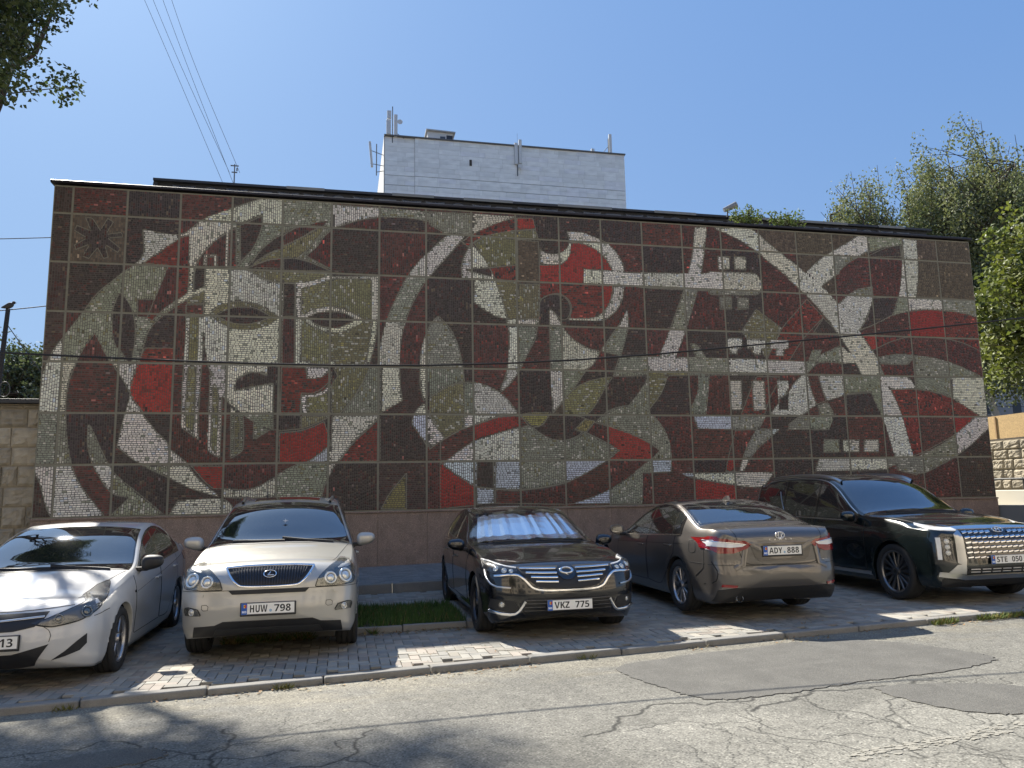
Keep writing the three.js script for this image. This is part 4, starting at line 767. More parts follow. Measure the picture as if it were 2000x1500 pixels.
// ---------------------------------------------------------------- pole and wires
{
  const t = thing('utility_pole', 'dark leaning utility pole behind the left stone wall', 'pole', [-11.8, 0, -6]);
  mesh('shaft', cyl(0.09, 0.055, [-0.28, 0, 0], [0, 6.92, 0], 10), mat([0.035, 0.035, 0.04], 0.8), t); mesh('stay_wire', cyl(0.012, 0.012, [0, 6.5, 0], [1.6, 4.0, -0.6], 5), mat([0.03, 0.03, 0.03], 0.6), t); mesh('cable_coil', (() => { const g = new THREE.TorusGeometry(0.17, 0.012, 6, 20); g.scale(0.8, 1.2, 1); g.translate(0.1, 4.7, 0.1); return g; })(), mat([0.12, 0.12, 0.12], 0.6), t);
  const b = thing('pigeon', 'small dark pigeon perched on top of the utility pole', 'bird', [-11.79, 6.92, -6]);
  const body = new THREE.SphereGeometry(0.085, 14, 10); { const p = body.attributes.position; for (let i = 0; i < p.count; i++) { let x = p.getX(i), y = p.getY(i), z = p.getZ(i); const tail = Math.max(0, -x / 0.085); p.setXYZ(i, x * (1.5 + 0.7 * tail), y * (1 - 0.45 * tail) - 0.03 * tail + x * 0.35 + 0.1, z * (1 - 0.4 * tail)); } body.computeVertexNormals(); }
  const head = new THREE.SphereGeometry(0.045, 10, 8).translate(0.12, 0.185, 0); const beak = cyl(0.012, 0.001, [0.155, 0.185, 0], [0.2, 0.175, 0], 6);
  mesh('body', merge([body, head, beak]), mat([0.06, 0.06, 0.065], 0.8), b); mesh('leg', cyl(0.006, 0.006, [0.02, 0, 0.02], [0.02, 0.07, 0.02], 5), mat([0.2, 0.08, 0.06], 0.8), b); mesh('leg', cyl(0.006, 0.006, [0.02, 0, -0.02], [0.02, 0.07, -0.02], 5), mat([0.2, 0.08, 0.06], 0.8), b);
}
function cable(label, pts, r, group, rgb = [0.012, 0.012, 0.013]) { const c = new THREE.CatmullRomCurve3(pts.map(p => V(...p))); const m = mesh('cable', new THREE.TubeGeometry(c, 60, r, 6), mat(rgb, 0.7), scene); tag(m, label, 'cable', group); }
cable('thick black cable sagging across the face of the mosaic', [[-30, 4.6, 7.5], [-14, 3.72, 7.5], [-6.54, 3.30, 7.5], [-2.37, 3.23, 7.5], [0.2, 3.36, 7.5], [2.82, 3.63, 7.5], [7, 4.12, 7.5], [16, 5.4, 7.5], [30, 7.8, 7.5]], 0.012);
cable('wire running from the pigeon pole up behind the wall', [[-30, 6.05, -8], [-11.8, 6.9, -6], [-5, 8.0, -5]], 0.014, undefined);
cable('higher thin wire crossing left of the wall top', [[-30, 8.2, -7], [-13, 9.0, -6.5], [-5, 9.6, -6]], 0.012, undefined);
for (let k = 0; k < 4; k++) cable('thin wire dropping from the sky to the roof mast', [[-10.2 + k * 0.42, 19.5, -3.2], [-7.6 + k * 0.2, 13.6, -3.2], [-5.95 + k * 0.13, 9.75 + (k % 2) * 0.35, -3.2]], 0.006, 'thin wires running down to the roof mast', [0.15, 0.16, 0.18]);

// ---------------------------------------------------------------- grass bed, weeds and litter
{
  reseed(401);
  const bedY = (x, z) => parkY(x, z) + 0.05;
  const t = new THREE.Group(); t.name = 'grass_bed'; t.userData = { kind: 'structure' }; scene.add(t);
  mesh('soil', sheet(-4.5, -1.3, () => 5.32, () => 6.93, 12, 6, (x, z) => bedY(x, z) - 0.03 + 0.03 * fbm(x * 3, z * 3)), mat([0.08, 0.065, 0.04], 1), t);
  const kb = (x0, x1, z) => { for (let x = x0; x < x1 - 0.05; x += 0.8) { const L = Math.min(0.8, x1 - x) - 0.01; const m = mesh('kerbstone', metreUV(rbox(L, 0.2, 0.08, 0.015)), concMat, t); m.position.set(x + L / 2, bedY(x, z) - 0.07, z); } };
  kb(-4.5, -1.2, 6.97); kb(-4.5, -1.2, 5.28); for (let z = 5.33; z < 6.9; z += 0.8) { const L = Math.min(0.8, 6.92 - z) - 0.01; const m = mesh('kerbstone', metreUV(rbox(0.08, 0.2, L, 0.015)), concMat, t); m.position.set(-1.25, bedY(-1.2, z) - 0.07, z + L / 2); }
  const g = new Leaves(); for (let k = 0; k < 15000; k++) { const x = rr(-4.4, -1.3), z = rr(5.33, 6.95); if (fbm(x * 3 + 9, z * 3) < 0.30) continue; const h = rr(0.05, 0.15) * (0.5 + fbm(x * 2, z * 2)), d = V(rr(-.5, .5), 1, rr(-.5, .5)).normalize(), u = V(0, 0, 0).crossVectors(d, rdir()).normalize(); const kk = rr(0.7, 1.3), dry = rnd() < 0.06; g.leaf(V(x, bedY(x, z) - 0.015, z), d, u, h, 0.009, dry ? [0.2 * kk, 0.15 * kk, 0.06 * kk] : [0.055 * kk, 0.11 * kk, 0.02 * kk]); }
  for (let k = 0; k < 1600; k++) { const x = rr(-4.2, -1.7), z = 7.0 + Math.abs(rr(-0.12, 0.12)); if (fbm(x * 2 + 4, 2) < 0.42) continue; const d = V(rr(-.8, .8), 0.7, rr(0, 1)).normalize(), u = V(0, 0, 0).crossVectors(d, rdir()).normalize(), kk = rr(.7, 1.3); g.leaf(V(x, parkY(x, z) - 0.005, z), d, u, rr(.05, .16), 0.009, rnd() < .3 ? [.2 * kk, .14 * kk, .06 * kk] : [.06 * kk, .11 * kk, .02 * kk]); }
  const m = mesh('grass', g.geo(), bladeMat(), scene); tag(m, 'short green grass in the kerbed bed between two cars', 'grass', undefined, 'stuff');
  const w = new Leaves(); for (let k = 0; k < 1700; k++) { const x = rr(4.0, 7.4), z = kerbZ(x) + 0.02 + Math.abs(rr(0, 0.09)); if (fbm(x * 2.2, 3.3) < 0.45) continue; const d = V(rr(-.7, .7), 1, rr(-.1, .9)).normalize(), u = V(0, 0, 0).crossVectors(d, rdir()).normalize(), kk = rr(.7, 1.3); w.leaf(V(x, roadY(x, z), z), d, u, rr(.03, .11), 0.012, rnd() < .35 ? [.24 * kk, .2 * kk, .06 * kk] : [.11 * kk, .15 * kk, .03 * kk]); }
  for (const [x, n] of [[-3.35, 60], [-5.1, 40], [-0.4, 30]]) for (let k = 0; k < n; k++) { const z = kerbZ(x) + 0.02 + rr(0, .05), d = V(rr(-.8, .8), .8, rr(-.1, .9)).normalize(), u = V(0, 0, 0).crossVectors(d, rdir()).normalize(); w.leaf(V(x + rr(-.09, .09), roadY(x, z), z), d, u, rr(.03, .09), .01, [.13, .13, .035]); }
  tag(mesh('weeds', w.geo(), bladeMat(), scene), 'yellowing weeds growing along the road kerb', 'weeds', undefined, 'stuff');
  const l = new Leaves(); const put = (x, y, z, s) => { const d = V(rr(-1, 1), rr(-.05, .25), rr(-1, 1)).normalize(), u = V(0, 0, 0).crossVectors(d, V(rr(-.3, .3), 1, rr(-.3, .3))).normalize(); const kk = rr(.5, 1.2), c = rnd() < .5 ? [.26, .15, .06] : rnd() < .6 ? [.20, .16, .07] : [.30, .26, .16]; l.leaf(V(x, y + 0.008, z), d, u, s, s * .5, c.map(v => v * kk)); };
  for (let k = 0; k < 900; k++) { const x = rr(-5.5, 5), z = kerbZ(x) + Math.abs(rr(0, 1) ** 3) * 0.25 + 0.01; if (fbm(x * 1.5, 8) < 0.45) continue; put(x, roadY(x, z), z, rr(.015, .05)); }
  for (let k = 0; k < 420; k++) { const x = rr(-5.2, 5.5), z = rr(5.5, 9.0); if (z > kerbZ(x) - .15) continue; put(x, parkY(x, z), z, rr(.015, .045)); }
  for (let k = 0; k < 500; k++) { const x = rr(-4.2, -1.3), z = rr(7.0, 7.22); put(x, parkY(x, z) + rr(0, .01), z, rr(.02, .06)); }
  tag(mesh('fallen_leaves', l.geo(), bladeMat(), scene), 'dry brown leaves scattered on paving and along the kerb', 'leaves', undefined, 'stuff');
}

// ---------------------------------------------------------------- cars
// local frame: x across, y up, z forward, origin on the ground under the front axle
function pchip(tab) { // smooth monotone interpolation through [[x,y],...]
  const t = tab.slice().sort((a, b) => a[0] - b[0]), n = t.length, h = [], s = [], m = new Array(n).fill(0);
  for (let i = 0; i < n - 1; i++) { h.push(t[i + 1][0] - t[i][0]); s.push((t[i + 1][1] - t[i][1]) / h[i]); }
  m[0] = s[0]; m[n - 1] = s[n - 2]; for (let i = 1; i < n - 1; i++) m[i] = s[i - 1] * s[i] <= 0 ? 0 : 3 * (h[i - 1] + h[i]) / ((2 * h[i] + h[i - 1]) / s[i - 1] + (h[i] + 2 * h[i - 1]) / s[i]);
  return x => { if (x <= t[0][0]) return t[0][1] + m[0] * (x - t[0][0]) * 0; if (x >= t[n - 1][0]) return t[n - 1][1]; let i = 0; while (x > t[i + 1][0]) i++; const u = (x - t[i][0]) / h[i], u2 = u * u, u3 = u2 * u; return (2 * u3 - 3 * u2 + 1) * t[i][1] + (u3 - 2 * u2 + u) * h[i] * m[i] + (-2 * u3 + 3 * u2) * t[i + 1][1] + (u3 - u2) * h[i] * m[i + 1]; };
}
function catmull(pts, per) { const c = new THREE.CatmullRomCurve3(pts.map(p => V(p[0], p[1], 0)), false, 'centripetal'), out = []; const n = (pts.length - 1) * per; for (let i = 0; i <= n; i++) { const p = c.getPoint(i / n); out.push([p.x, p.y]); } return out; }
function carShell(P) {
  const zc = pchip(P.top), hb = pchip(P.belt), wm = pchip(P.plan.map(q => [q[0], q[1] * P.W / 2])), lf = P.lf, lr = P.lr;
  const rail = l => { const h = Math.max(Math.min(zc(l), zc(Math.min(lf, l + P.bow)), zc(Math.max(lr, l - P.bow))) - P.crown, hb(l) + 0.012); const wb = wm(l) * 0.95; return [wb - 0.035 - P.tumble * Math.max(0, h - hb(l) - 0.05), h]; };
  const arch = l => { for (const [c, R] of [[0, P.archR], [-P.wb, P.archR]]) { const d = l - c; if (Math.abs(d) < R) return P.wheelR + Math.sqrt(R * R - d * d); } return 0; };
  const ring = l => { // half section from the bottom centre to the top centre
    const w = wm(l), b = hb(l), c = P.clear, a = arch(l), pts = [];
    pts.push([0, c + 0.02], [0.60 * w, Math.max(c, a)]);
    const side = catmull([[0.93 * w, c], [0.975 * w, c + 0.10], [0.985 * w, c + 0.22], [1.0 * w, b * 0.66], [0.985 * w, b - 0.10], [0.95 * w, b]], 3);
    for (const q of side) { let wv = q[0]; if (a) { const d = Math.max(0, 1 - Math.abs(q[1] - a) / 0.08); wv += 0.010 * d; } pts.push([wv, Math.max(q[1], a)]); }
    const [rw, rh] = rail(l); for (let k = 1; k <= 6; k++) { const t = k / 6, bw = 0.95 * w, bulge = Math.sin(Math.PI * t) * 0.018 * Math.min(1, (rh - b) / 0.3); pts.push([bw + (rw - bw) * t + bulge, b + (rh - b) * t]); }
    const top = zc(l); for (let k = 1; k <= 7; k++) { const f = 1 - k / 7; pts.push([rw * f, rh + (top - rh) * (1 - Math.pow(f, P.crownPow || 2.4))]); }
    return pts;
  };
  const st = []; const add = l => st.push(l);
  for (let k = 0; k <= 84; k++) add(lf + (lr - lf) * k / 84);
  for (const c of [0, -P.wb]) for (const s of [-1, 1]) { add(c + s * (P.archR - 0.001)); add(c + s * (P.archR + 0.001)); for (const d of [0.01, 0.03, 0.06]) add(c + s * (P.archR - d)); }
  st.sort((a, b) => b - a);
  const pos = [], idx = [], under = [], N = ring(0).length, full = 2 * N - 2;
  const loop = l => { const r = ring(l), o = []; for (let k = 0; k < N; k++) o.push([r[k][0], r[k][1]]); for (let k = N - 2; k >= 1; k--) o.push([-r[k][0], r[k][1]]); return o; };
  const rows = [];
  const push = (o, lfn) => { const b = pos.length / 3; o.forEach((q, k) => pos.push(q[0], q[1], lfn(q, k))); rows.push(b); };
  const cap = (l0, D, n, hc, sgn, steps) => { // bulging end, listed from the middle outwards
    const o = loop(l0), Df = pchip(D), list = []; for (const r of steps) list.push([o.map(q => [q[0] * r, hc + (q[1] - hc) * r]), q => l0 + sgn * Df(q[1]) * Math.pow(Math.max(0, 1 - Math.pow(r, n)), 1 / n)]); return list;
  };
  const steps = [0.02, 0.12, 0.24, 0.36, 0.48, 0.58, 0.67, 0.75, 0.82, 0.875, 0.92, 0.955, 0.98, 0.995];
  for (const [o, f] of cap(lf, P.noseD, P.noseN, P.noseH, 1, steps)) push(o, f);
  for (const l of st) push(loop(l), () => l);
  for (const [o, f] of cap(lr, P.tailD, P.tailN, P.tailH, -1, steps).reverse()) push(o, f);
  for (let r = 0; r < rows.length - 1; r++) for (let k = 0; k < full; k++) {
    const m = (k + 1) % full, a = rows[r] + k, b = rows[r] + m, c = rows[r + 1] + k, d = rows[r + 1] + m;
    const below = (k < 2 || k >= full - 2) && r >= steps.length - 2 && r < rows.length - steps.length + 1; (below ? under : idx).push(a, c, b, b, c, d);
  }
  for (const [b, f] of [[rows[0], 1], [rows[rows.length - 1], 0]]) { const c = pos.length / 3; pos.push(0, pos[b * 3 + 1] * 0 + (f ? P.noseH : P.tailH), pos[b * 3 + 2]); for (let k = 0; k < full; k++) { const m = (k + 1) % full; f ? idx.push(c, b + k, b + m) : idx.push(c, b + m, b + k); } }
  const mk = id => { const g = new THREE.BufferGeometry(); g.setAttribute('position', new THREE.Float32BufferAttribute(pos, 3)); g.setIndex(id); g.computeVertexNormals(); return g; };
  const all = mk(idx.concat(under)), n = all.attributes.normal.array; { const q = (rows[steps.length + 20] + N - 1) * 3; if (n[q + 1] < 0) throw new Error('shell turned inside out'); }
  const trimG = id => { const map = new Map(), p = [], nn = [], out = []; for (const v of id) { if (!map.has(v)) { map.set(v, p.length / 3); p.push(pos[v * 3], pos[v * 3 + 1], pos[v * 3 + 2]); nn.push(n[v * 3], n[v * 3 + 1], n[v * 3 + 2]); } out.push(map.get(v)); } const g = new THREE.BufferGeometry(); g.setAttribute('position', new THREE.Float32BufferAttribute(p, 3)); g.setAttribute('normal', new THREE.Float32BufferAttribute(nn, 3)); g.setIndex(out); return g; };
  return { P, zc, hb, wm, rail, ring, pos, nor: n, idx, body: trimG(idx), under: trimG(under) };
}
// projector: finds the shell surface along a direction
function projector(S, dir) {
  const n = V(...dir).normalize().negate(), u = V(0, 1, 0).cross(n); if (u.lengthSq() < 1e-6) u.set(1, 0, 0); u.normalize(); const v = n.clone().cross(u);
  const M = S.pos.length / 3, A = new Float32Array(M), B = new Float32Array(M), D = new Float32Array(M);
  for (let i = 0; i < M; i++) { const x = S.pos[i * 3], y = S.pos[i * 3 + 1], z = S.pos[i * 3 + 2]; A[i] = x * u.x + y * u.y + z * u.z; B[i] = x * v.x + y * v.y + z * v.z; D[i] = x * n.x + y * n.y + z * n.z; }
  const I = S.idx;
  const to2 = p => [p[0] * u.x + p[1] * u.y + p[2] * u.z, p[0] * v.x + p[1] * v.y + p[2] * v.z];
  const hit = (a, b) => {
    let best = -1e9, nn = null;
    for (let t = 0; t < I.length; t += 3) {
      const i = I[t], j = I[t + 1], k = I[t + 2], x1 = A[i], x2 = A[j], x3 = A[k];
      if ((a < x1 && a < x2 && a < x3) || (a > x1 && a > x2 && a > x3)) continue; const y1 = B[i], y2 = B[j], y3 = B[k];
      if ((b < y1 && b < y2 && b < y3) || (b > y1 && b > y2 && b > y3)) continue;
      const d = (y2 - y3) * (x1 - x3) + (x3 - x2) * (y1 - y3); if (Math.abs(d) < 1e-12) continue;
      const l1 = ((y2 - y3) * (a - x3) + (x3 - x2) * (b - y3)) / d, l2 = ((y3 - y1) * (a - x3) + (x1 - x3) * (b - y3)) / d, l3 = 1 - l1 - l2; if (l1 < -1e-6 || l2 < -1e-6 || l3 < -1e-6) continue;
      const z = l1 * D[i] + l2 * D[j] + l3 * D[k]; if (z > best) { best = z; nn = [0, 1, 2].map(c => l1 * S.nor[i * 3 + c] + l2 * S.nor[j * 3 + c] + l3 * S.nor[k * 3 + c]); }
    }
    return nn ? { d: best, n: V(...nn).normalize() } : null;
  };
  return { n, u, v, to2, hit };
}
// a plate of any outline laid on the shell; pts are rough 3-D points
function plate(S, dir, pts, off = 0.003, thick = 0.008, seg = 0.09, sink = 0) {
  const R = S.proj[dir.join()] || (S.proj[dir.join()] = projector(S, dir));
  if (dir[0] === 0 && dir[1] === 0) { seg = Math.min(seg, 0.045); off += 0.003; thick += 0.003; }
  const c2 = pts.map(p => new THREE.Vector2(...R.to2(p))); if (THREE.ShapeUtils.isClockWise(c2)) c2.reverse();
  const vs = c2.map(q => [q.x, q.y]); let tri = THREE.ShapeUtils.triangulateShape(c2, []);
  for (let it = 0; it < 6; it++) {
    let mx = 0; for (const t of tri) for (let k = 0; k < 3; k++) { const a = vs[t[k]], b = vs[t[(k + 1) % 3]]; mx = Math.max(mx, Math.hypot(a[0] - b[0], a[1] - b[1])); }
    if (mx < seg * 1.6) break; const mid = new Map(), nx = [];
    const mp = (a, b) => { const key = a < b ? a * 65536 + b : b * 65536 + a; if (!mid.has(key)) { mid.set(key, vs.length); vs.push([(vs[a][0] + vs[b][0]) / 2, (vs[a][1] + vs[b][1]) / 2]); } return mid.get(key); };
    // split only edges that are too long
    for (const t of tri) { const [a, b, c] = t, L = (i, j) => Math.hypot(vs[i][0] - vs[j][0], vs[i][1] - vs[j][1]) > seg; const ab = L(a, b), bc = L(b, c), ca = L(c, a); const n = ab + bc + ca;
      if (!n) { nx.push(t); continue; }
      if (n === 3) { const x = mp(a, b), y = mp(b, c), z = mp(c, a); nx.push([a, x, z], [x, b, y], [z, y, c], [x, y, z]); }
      else if (n === 1) { if (ab) { const x = mp(a, b); nx.push([a, x, c], [x, b, c]); } else if (bc) { const x = mp(b, c); nx.push([a, b, x], [a, x, c]); } else { const x = mp(c, a); nx.push([a, b, x], [x, b, c]); } }
      else { if (!ca) { const x = mp(a, b), y = mp(b, c); nx.push([x, b, y], [a, x, y], [a, y, c]); } else if (!ab) { const x = mp(b, c), y = mp(c, a); nx.push([y, x, c], [a, b, x], [a, x, y]); } else { const x = mp(a, b), y = mp(c, a); nx.push([a, x, y], [x, b, y], [y, b, c]); } }
    }
    tri = nx;
  }
  const hits = vs.map(q => R.hit(q[0], q[1])); let dm = 0, c = 0; hits.forEach(h => { if (h) { dm += h.d; c++; } }); dm = c ? dm / c : 0;
  const P = [], Nn = [];
  vs.forEach((q, i) => { const h = hits[i]; let d = h ? h.d : null, n = h ? h.n : R.n; if (!h) { let bd = 1e9; vs.forEach((w, j) => { if (hits[j]) { const e = Math.hypot(w[0] - q[0], w[1] - q[1]); if (e < bd) { bd = e; d = hits[j].d; n = hits[j].n; } } }); if (d === null) d = dm; }
    const p = R.u.clone().multiplyScalar(q[0]).addScaledVector(R.v, q[1]).addScaledVector(R.n, d).addScaledVector(n, off); P.push(p); Nn.push(n); });
  const pos = [], nor = [], id = []; P.forEach((p, i) => { pos.push(p.x, p.y, p.z); nor.push(Nn[i].x, Nn[i].y, Nn[i].z); });
  const edges = new Map(); for (const t of tri) { id.push(...t); for (let k = 0; k < 3; k++) { const a = t[k], b = t[(k + 1) % 3]; const rk = b * 65536 + a; if (edges.has(rk)) edges.delete(rk); else edges.set(a * 65536 + b, [a, b]); } }
  for (const [a, b] of edges.values()) { const base = pos.length / 3, pa = P[a], pb = P[b], qa = pa.clone().addScaledVector(Nn[a], -thick), qb = pb.clone().addScaledVector(Nn[b], -thick), e = pb.clone().sub(pa).cross(Nn[a]).normalize(); for (const p of [pa, pb, qb, qa]) { pos.push(p.x, p.y, p.z); nor.push(e.x, e.y, e.z); } id.push(base, base + 2, base + 1, base, base + 3, base + 2); }
  const g = new THREE.BufferGeometry(); g.setAttribute('position', new THREE.Float32BufferAttribute(pos, 3)); g.setAttribute('normal', new THREE.Float32BufferAttribute(nor, 3)); g.setIndex(id);
  const uv = new Float32Array(pos.length / 3 * 2); let a0 = 1e9, a1 = -1e9, b0 = 1e9, b1 = -1e9; c2.forEach(q => { a0 = Math.min(a0, q.x); a1 = Math.max(a1, q.x); b0 = Math.min(b0, q.y); b1 = Math.max(b1, q.y); }); vs.forEach((q, i) => { uv[i * 2] = (q[0] - a0) / (a1 - a0); uv[i * 2 + 1] = (q[1] - b0) / (b1 - b0); }); g.setAttribute('uv', new THREE.BufferAttribute(uv, 2));
  return g;
}
function strip(S, dir, pts, w = 0.008, off = 0.002, h = 0, closed = false) { // ribbon following the shell
  const R = S.proj[dir.join()] || (S.proj[dir.join()] = projector(S, dir)), c = new THREE.CatmullRomCurve3(pts.map(p => V(...p)), closed, 'catmullrom', 0.3), n = Math.max(6, Math.ceil(c.getLength() / 0.045)), Q = [];
  for (let i = 0; i <= n; i++) { const p = c.getPoint(i / n).toArray(), q = R.to2(p), hh = R.hit(q[0], q[1]); if (!hh) continue; Q.push([R.u.clone().multiplyScalar(q[0]).addScaledVector(R.v, q[1]).addScaledVector(R.n, hh.d), hh.n]); }
  const pos = [], nor = [], id = [];
  if (Q.length < 2) return null;
  for (let i = 0; i < Q.length; i++) { const t = Q[Math.min(Q.length - 1, i + 1)][0].clone().sub(Q[Math.max(0, i - 1)][0]).normalize(), s = Q[i][1].clone().cross(t).normalize().multiplyScalar(w / 2), p = Q[i][0].clone().addScaledVector(Q[i][1], off), lo = off + 0.004; const m = Q[i][1];
    for (const [q, nn] of [[p.clone().addScaledVector(s, -1).addScaledVector(m, -lo), s.clone().negate().normalize()], [p.clone().addScaledVector(s, -1).addScaledVector(m, h), m.clone().addScaledVector(s, -0.6 / w * 2 * 0.5).normalize()], [p.clone().add(s).addScaledVector(m, h), m.clone().addScaledVector(s, 0.6 / w * 2 * 0.5).normalize()], [p.clone().add(s).addScaledVector(m, -lo), s.clone().normalize()]]) { pos.push(q.x, q.y, q.z); nor.push(nn.x, nn.y, nn.z); } }
  for (let i = 0; i < Q.length - 1; i++) for (let k = 0; k < 3; k++) { const a = i * 4 + k, b = a + 1, c2 = a + 4, d = a + 5; id.push(a, c2, b, b, c2, d); }
  const g = new THREE.BufferGeometry(); g.setAttribute('position', new THREE.Float32BufferAttribute(pos, 3)); g.setAttribute('normal', new THREE.Float32BufferAttribute(nor, 3)); g.setIndex(id); g.setAttribute('uv', new THREE.Float32BufferAttribute(new Float32Array(pos.length / 3 * 2), 2)); return g;
}
function mirrorX(g) { const m = g.clone(), p = m.attributes.position, n = m.attributes.normal; for (let i = 0; i < p.count; i++) { p.setX(i, -p.getX(i)); n.setX(i, -n.getX(i)); } if (!m.index) { for (const k of Object.keys(m.attributes)) { const A = m.attributes[k], z = A.itemSize; for (let i = 0; i < A.count; i += 3) for (let c = 0; c < z; c++) { const t = A.array[i * z + c]; A.array[i * z + c] = A.array[(i + 1) * z + c]; A.array[(i + 1) * z + c] = t; } } } else { const a = m.index.array.slice(); for (let i = 0; i < a.length; i += 3) { const t = a[i]; a[i] = a[i + 1]; a[i + 1] = t; } m.setIndex(new THREE.BufferAttribute(a, 1)); } return m; }

const CM = {
  glass: phys([0.008, 0.010, 0.012], 0.03, { ior: 2.33, clearcoat: 1, clearcoatRoughness: 0.02 }),
  dkplastic: mat([0.014, 0.014, 0.015], 0.6), gloss: phys([0.010, 0.010, 0.011], 0.15, { clearcoat: 1, clearcoatRoughness: 0.05 }), gap: mat([0.003, 0.003, 0.003], 0.6),
  chrome: mat([0.78, 0.78, 0.78], 0.12, { metalness: 1 }), satin: mat([0.55, 0.55, 0.55], 0.28, { metalness: 1 }), rubber: mat([0.022, 0.022, 0.022], 0.85), alloy: mat([0.42, 0.42, 0.43], 0.32, { metalness: 0.9 }), alloyDark: mat([0.06, 0.06, 0.065], 0.35, { metalness: 0.8 }),
  lampBack: mat([0.17, 0.17, 0.155], 0.22, { metalness: 0.75 }), lampLens: phys([1, 1, 1], 0.03, { transmission: 1, thickness: 0, ior: 1.5, clearcoat: 1 }), lampWhite: phys([0.75, 0.75, 0.74], 0.2, { clearcoat: 1 }), bulb: phys([0.7, 0.7, 0.66], 0.08, { metalness: 0.6, clearcoat: 1 }), lampDark: mat([0.03, 0.03, 0.032], 0.25, { metalness: 0.4 }),
  mirror: mat([0.30, 0.31, 0.32], 0.05, { metalness: 1 }), red: phys([0.22, 0.006, 0.008], 0.1, { clearcoat: 1 }), steel: mat([0.3, 0.3, 0.3], 0.35, { metalness: 1 }), disc: mat([0.16, 0.155, 0.15], 0.45, { metalness: 0.8 }),
};
function paint(rgb, metal, rough) { return phys(rgb, rough, { metalness: metal, clearcoat: 1, clearcoatRoughness: 0.03 }); }
function tyreGeo(R, W) { const r = R - 0.105, pr = [[r, -W * 0.40], [r + 0.02, -W * 0.47], [R - 0.05, -W * 0.5], [R - 0.02, -W * 0.47], [R - 0.004, -W * 0.40]]; const pts = pr.map(p => new THREE.Vector2(p[0], p[1]));
  for (const gx of [-0.24, 0, 0.24]) { pts.push(new THREE.Vector2(R, gx * W - 0.006), new THREE.Vector2(R - 0.009, gx * W - 0.005), new THREE.Vector2(R - 0.009, gx * W + 0.005), new THREE.Vector2(R, gx * W + 0.006)); }
  for (const p of pr.slice().reverse()) pts.push(new THREE.Vector2(p[0], -p[1])); pts.push(new THREE.Vector2(r, -W * 0.40)); const g = new THREE.LatheGeometry(pts, 44); g.rotateZ(-Math.PI / 2); return g; }
function wheel(car, R, W, style, x, z, side) { // outer face towards +x when side = 1
  const w = new THREE.Group(); w.name = 'wheel'; w.position.set(x, R, z); w.rotation.y = side > 0 ? 0 : Math.PI; car.add(w);
  const key = R + '_' + W + style.kind; wheel.cache ??= {}; const rr0 = R - 0.10;
  if (!wheel.cache[key]) {
    const t = tyreGeo(R, W), rimPts = [[rr0 * 0.97, -W * 0.42], [rr0 * 0.93, -W * 0.2], [rr0 * 0.92, W * 0.28], [rr0 * 0.955, W * 0.40], [rr0 + 0.008, W * 0.445], [rr0 + 0.01, W * 0.40]].map(p => new THREE.Vector2(p[0], p[1]));
    const barrel = new THREE.LatheGeometry(rimPts, 40); barrel.rotateZ(-Math.PI / 2);
    const spokes = [], n = style.n;
    for (let k = 0; k < n; k++) { const pair = style.pair || [0]; for (const pa of pair) { const a = k / n * 6.2832 + pa; const s = new THREE.Shape(), w0 = style.w0, w1 = style.w1; s.moveTo(0.045, -w0); s.lineTo(rr0 * 0.94, -w1); s.lineTo(rr0 * 0.94, w1); s.lineTo(0.045, w0); const g = new THREE.ExtrudeGeometry(s, { depth: 0.018, bevelEnabled: true, bevelSize: 0.004, bevelThickness: 0.006, bevelSegments: 1 }); g.translate(0, 0, -0.01); const p = g.attributes.position; for (let i = 0; i < p.count; i++) { const rad = p.getX(i), tw = (style.twist || 0) * rad; const y = p.getY(i) + tw * rad; p.setXYZ(i, rad, y, p.getZ(i) + W * 0.36 - 0.16 * Math.pow(rad / rr0 - 0.55, 2)); } g.computeVertexNormals(); g.rotateZ(a); g.rotateY(Math.PI / 2); g.scale(1, 1, 1); spokes.push(g); } }
    const hub = cyl(0.062, 0.05, [W * 0.22, 0, 0], [W * 0.42, 0, 0], 20), disc = cyl(rr0 * 0.72, rr0 * 0.72, [W * 0.02, 0, 0], [W * 0.06, 0, 0], 32), back = cyl(rr0 * 0.95, rr0 * 0.95, [-W * 0.2, 0, 0], [-W * 0.15, 0, 0], 24);
    const capg = cyl(0.032, 0.03, [W * 0.4, 0, 0], [W * 0.432, 0, 0], 16);
    wheel.cache[key] = [t, merge([barrel, hub, ...spokes]), disc, back, capg];
  }
  const [t, r, d, b, cg] = wheel.cache[key]; mesh('tyre', t, CM.rubber, w); mesh('rim', r, style.mat, w); mesh('brake_disc', d, CM.disc, w); mesh('wheel_back', b, CM.gap, w); mesh('hub_cap', cg, CM.dkplastic, w); return w;
}
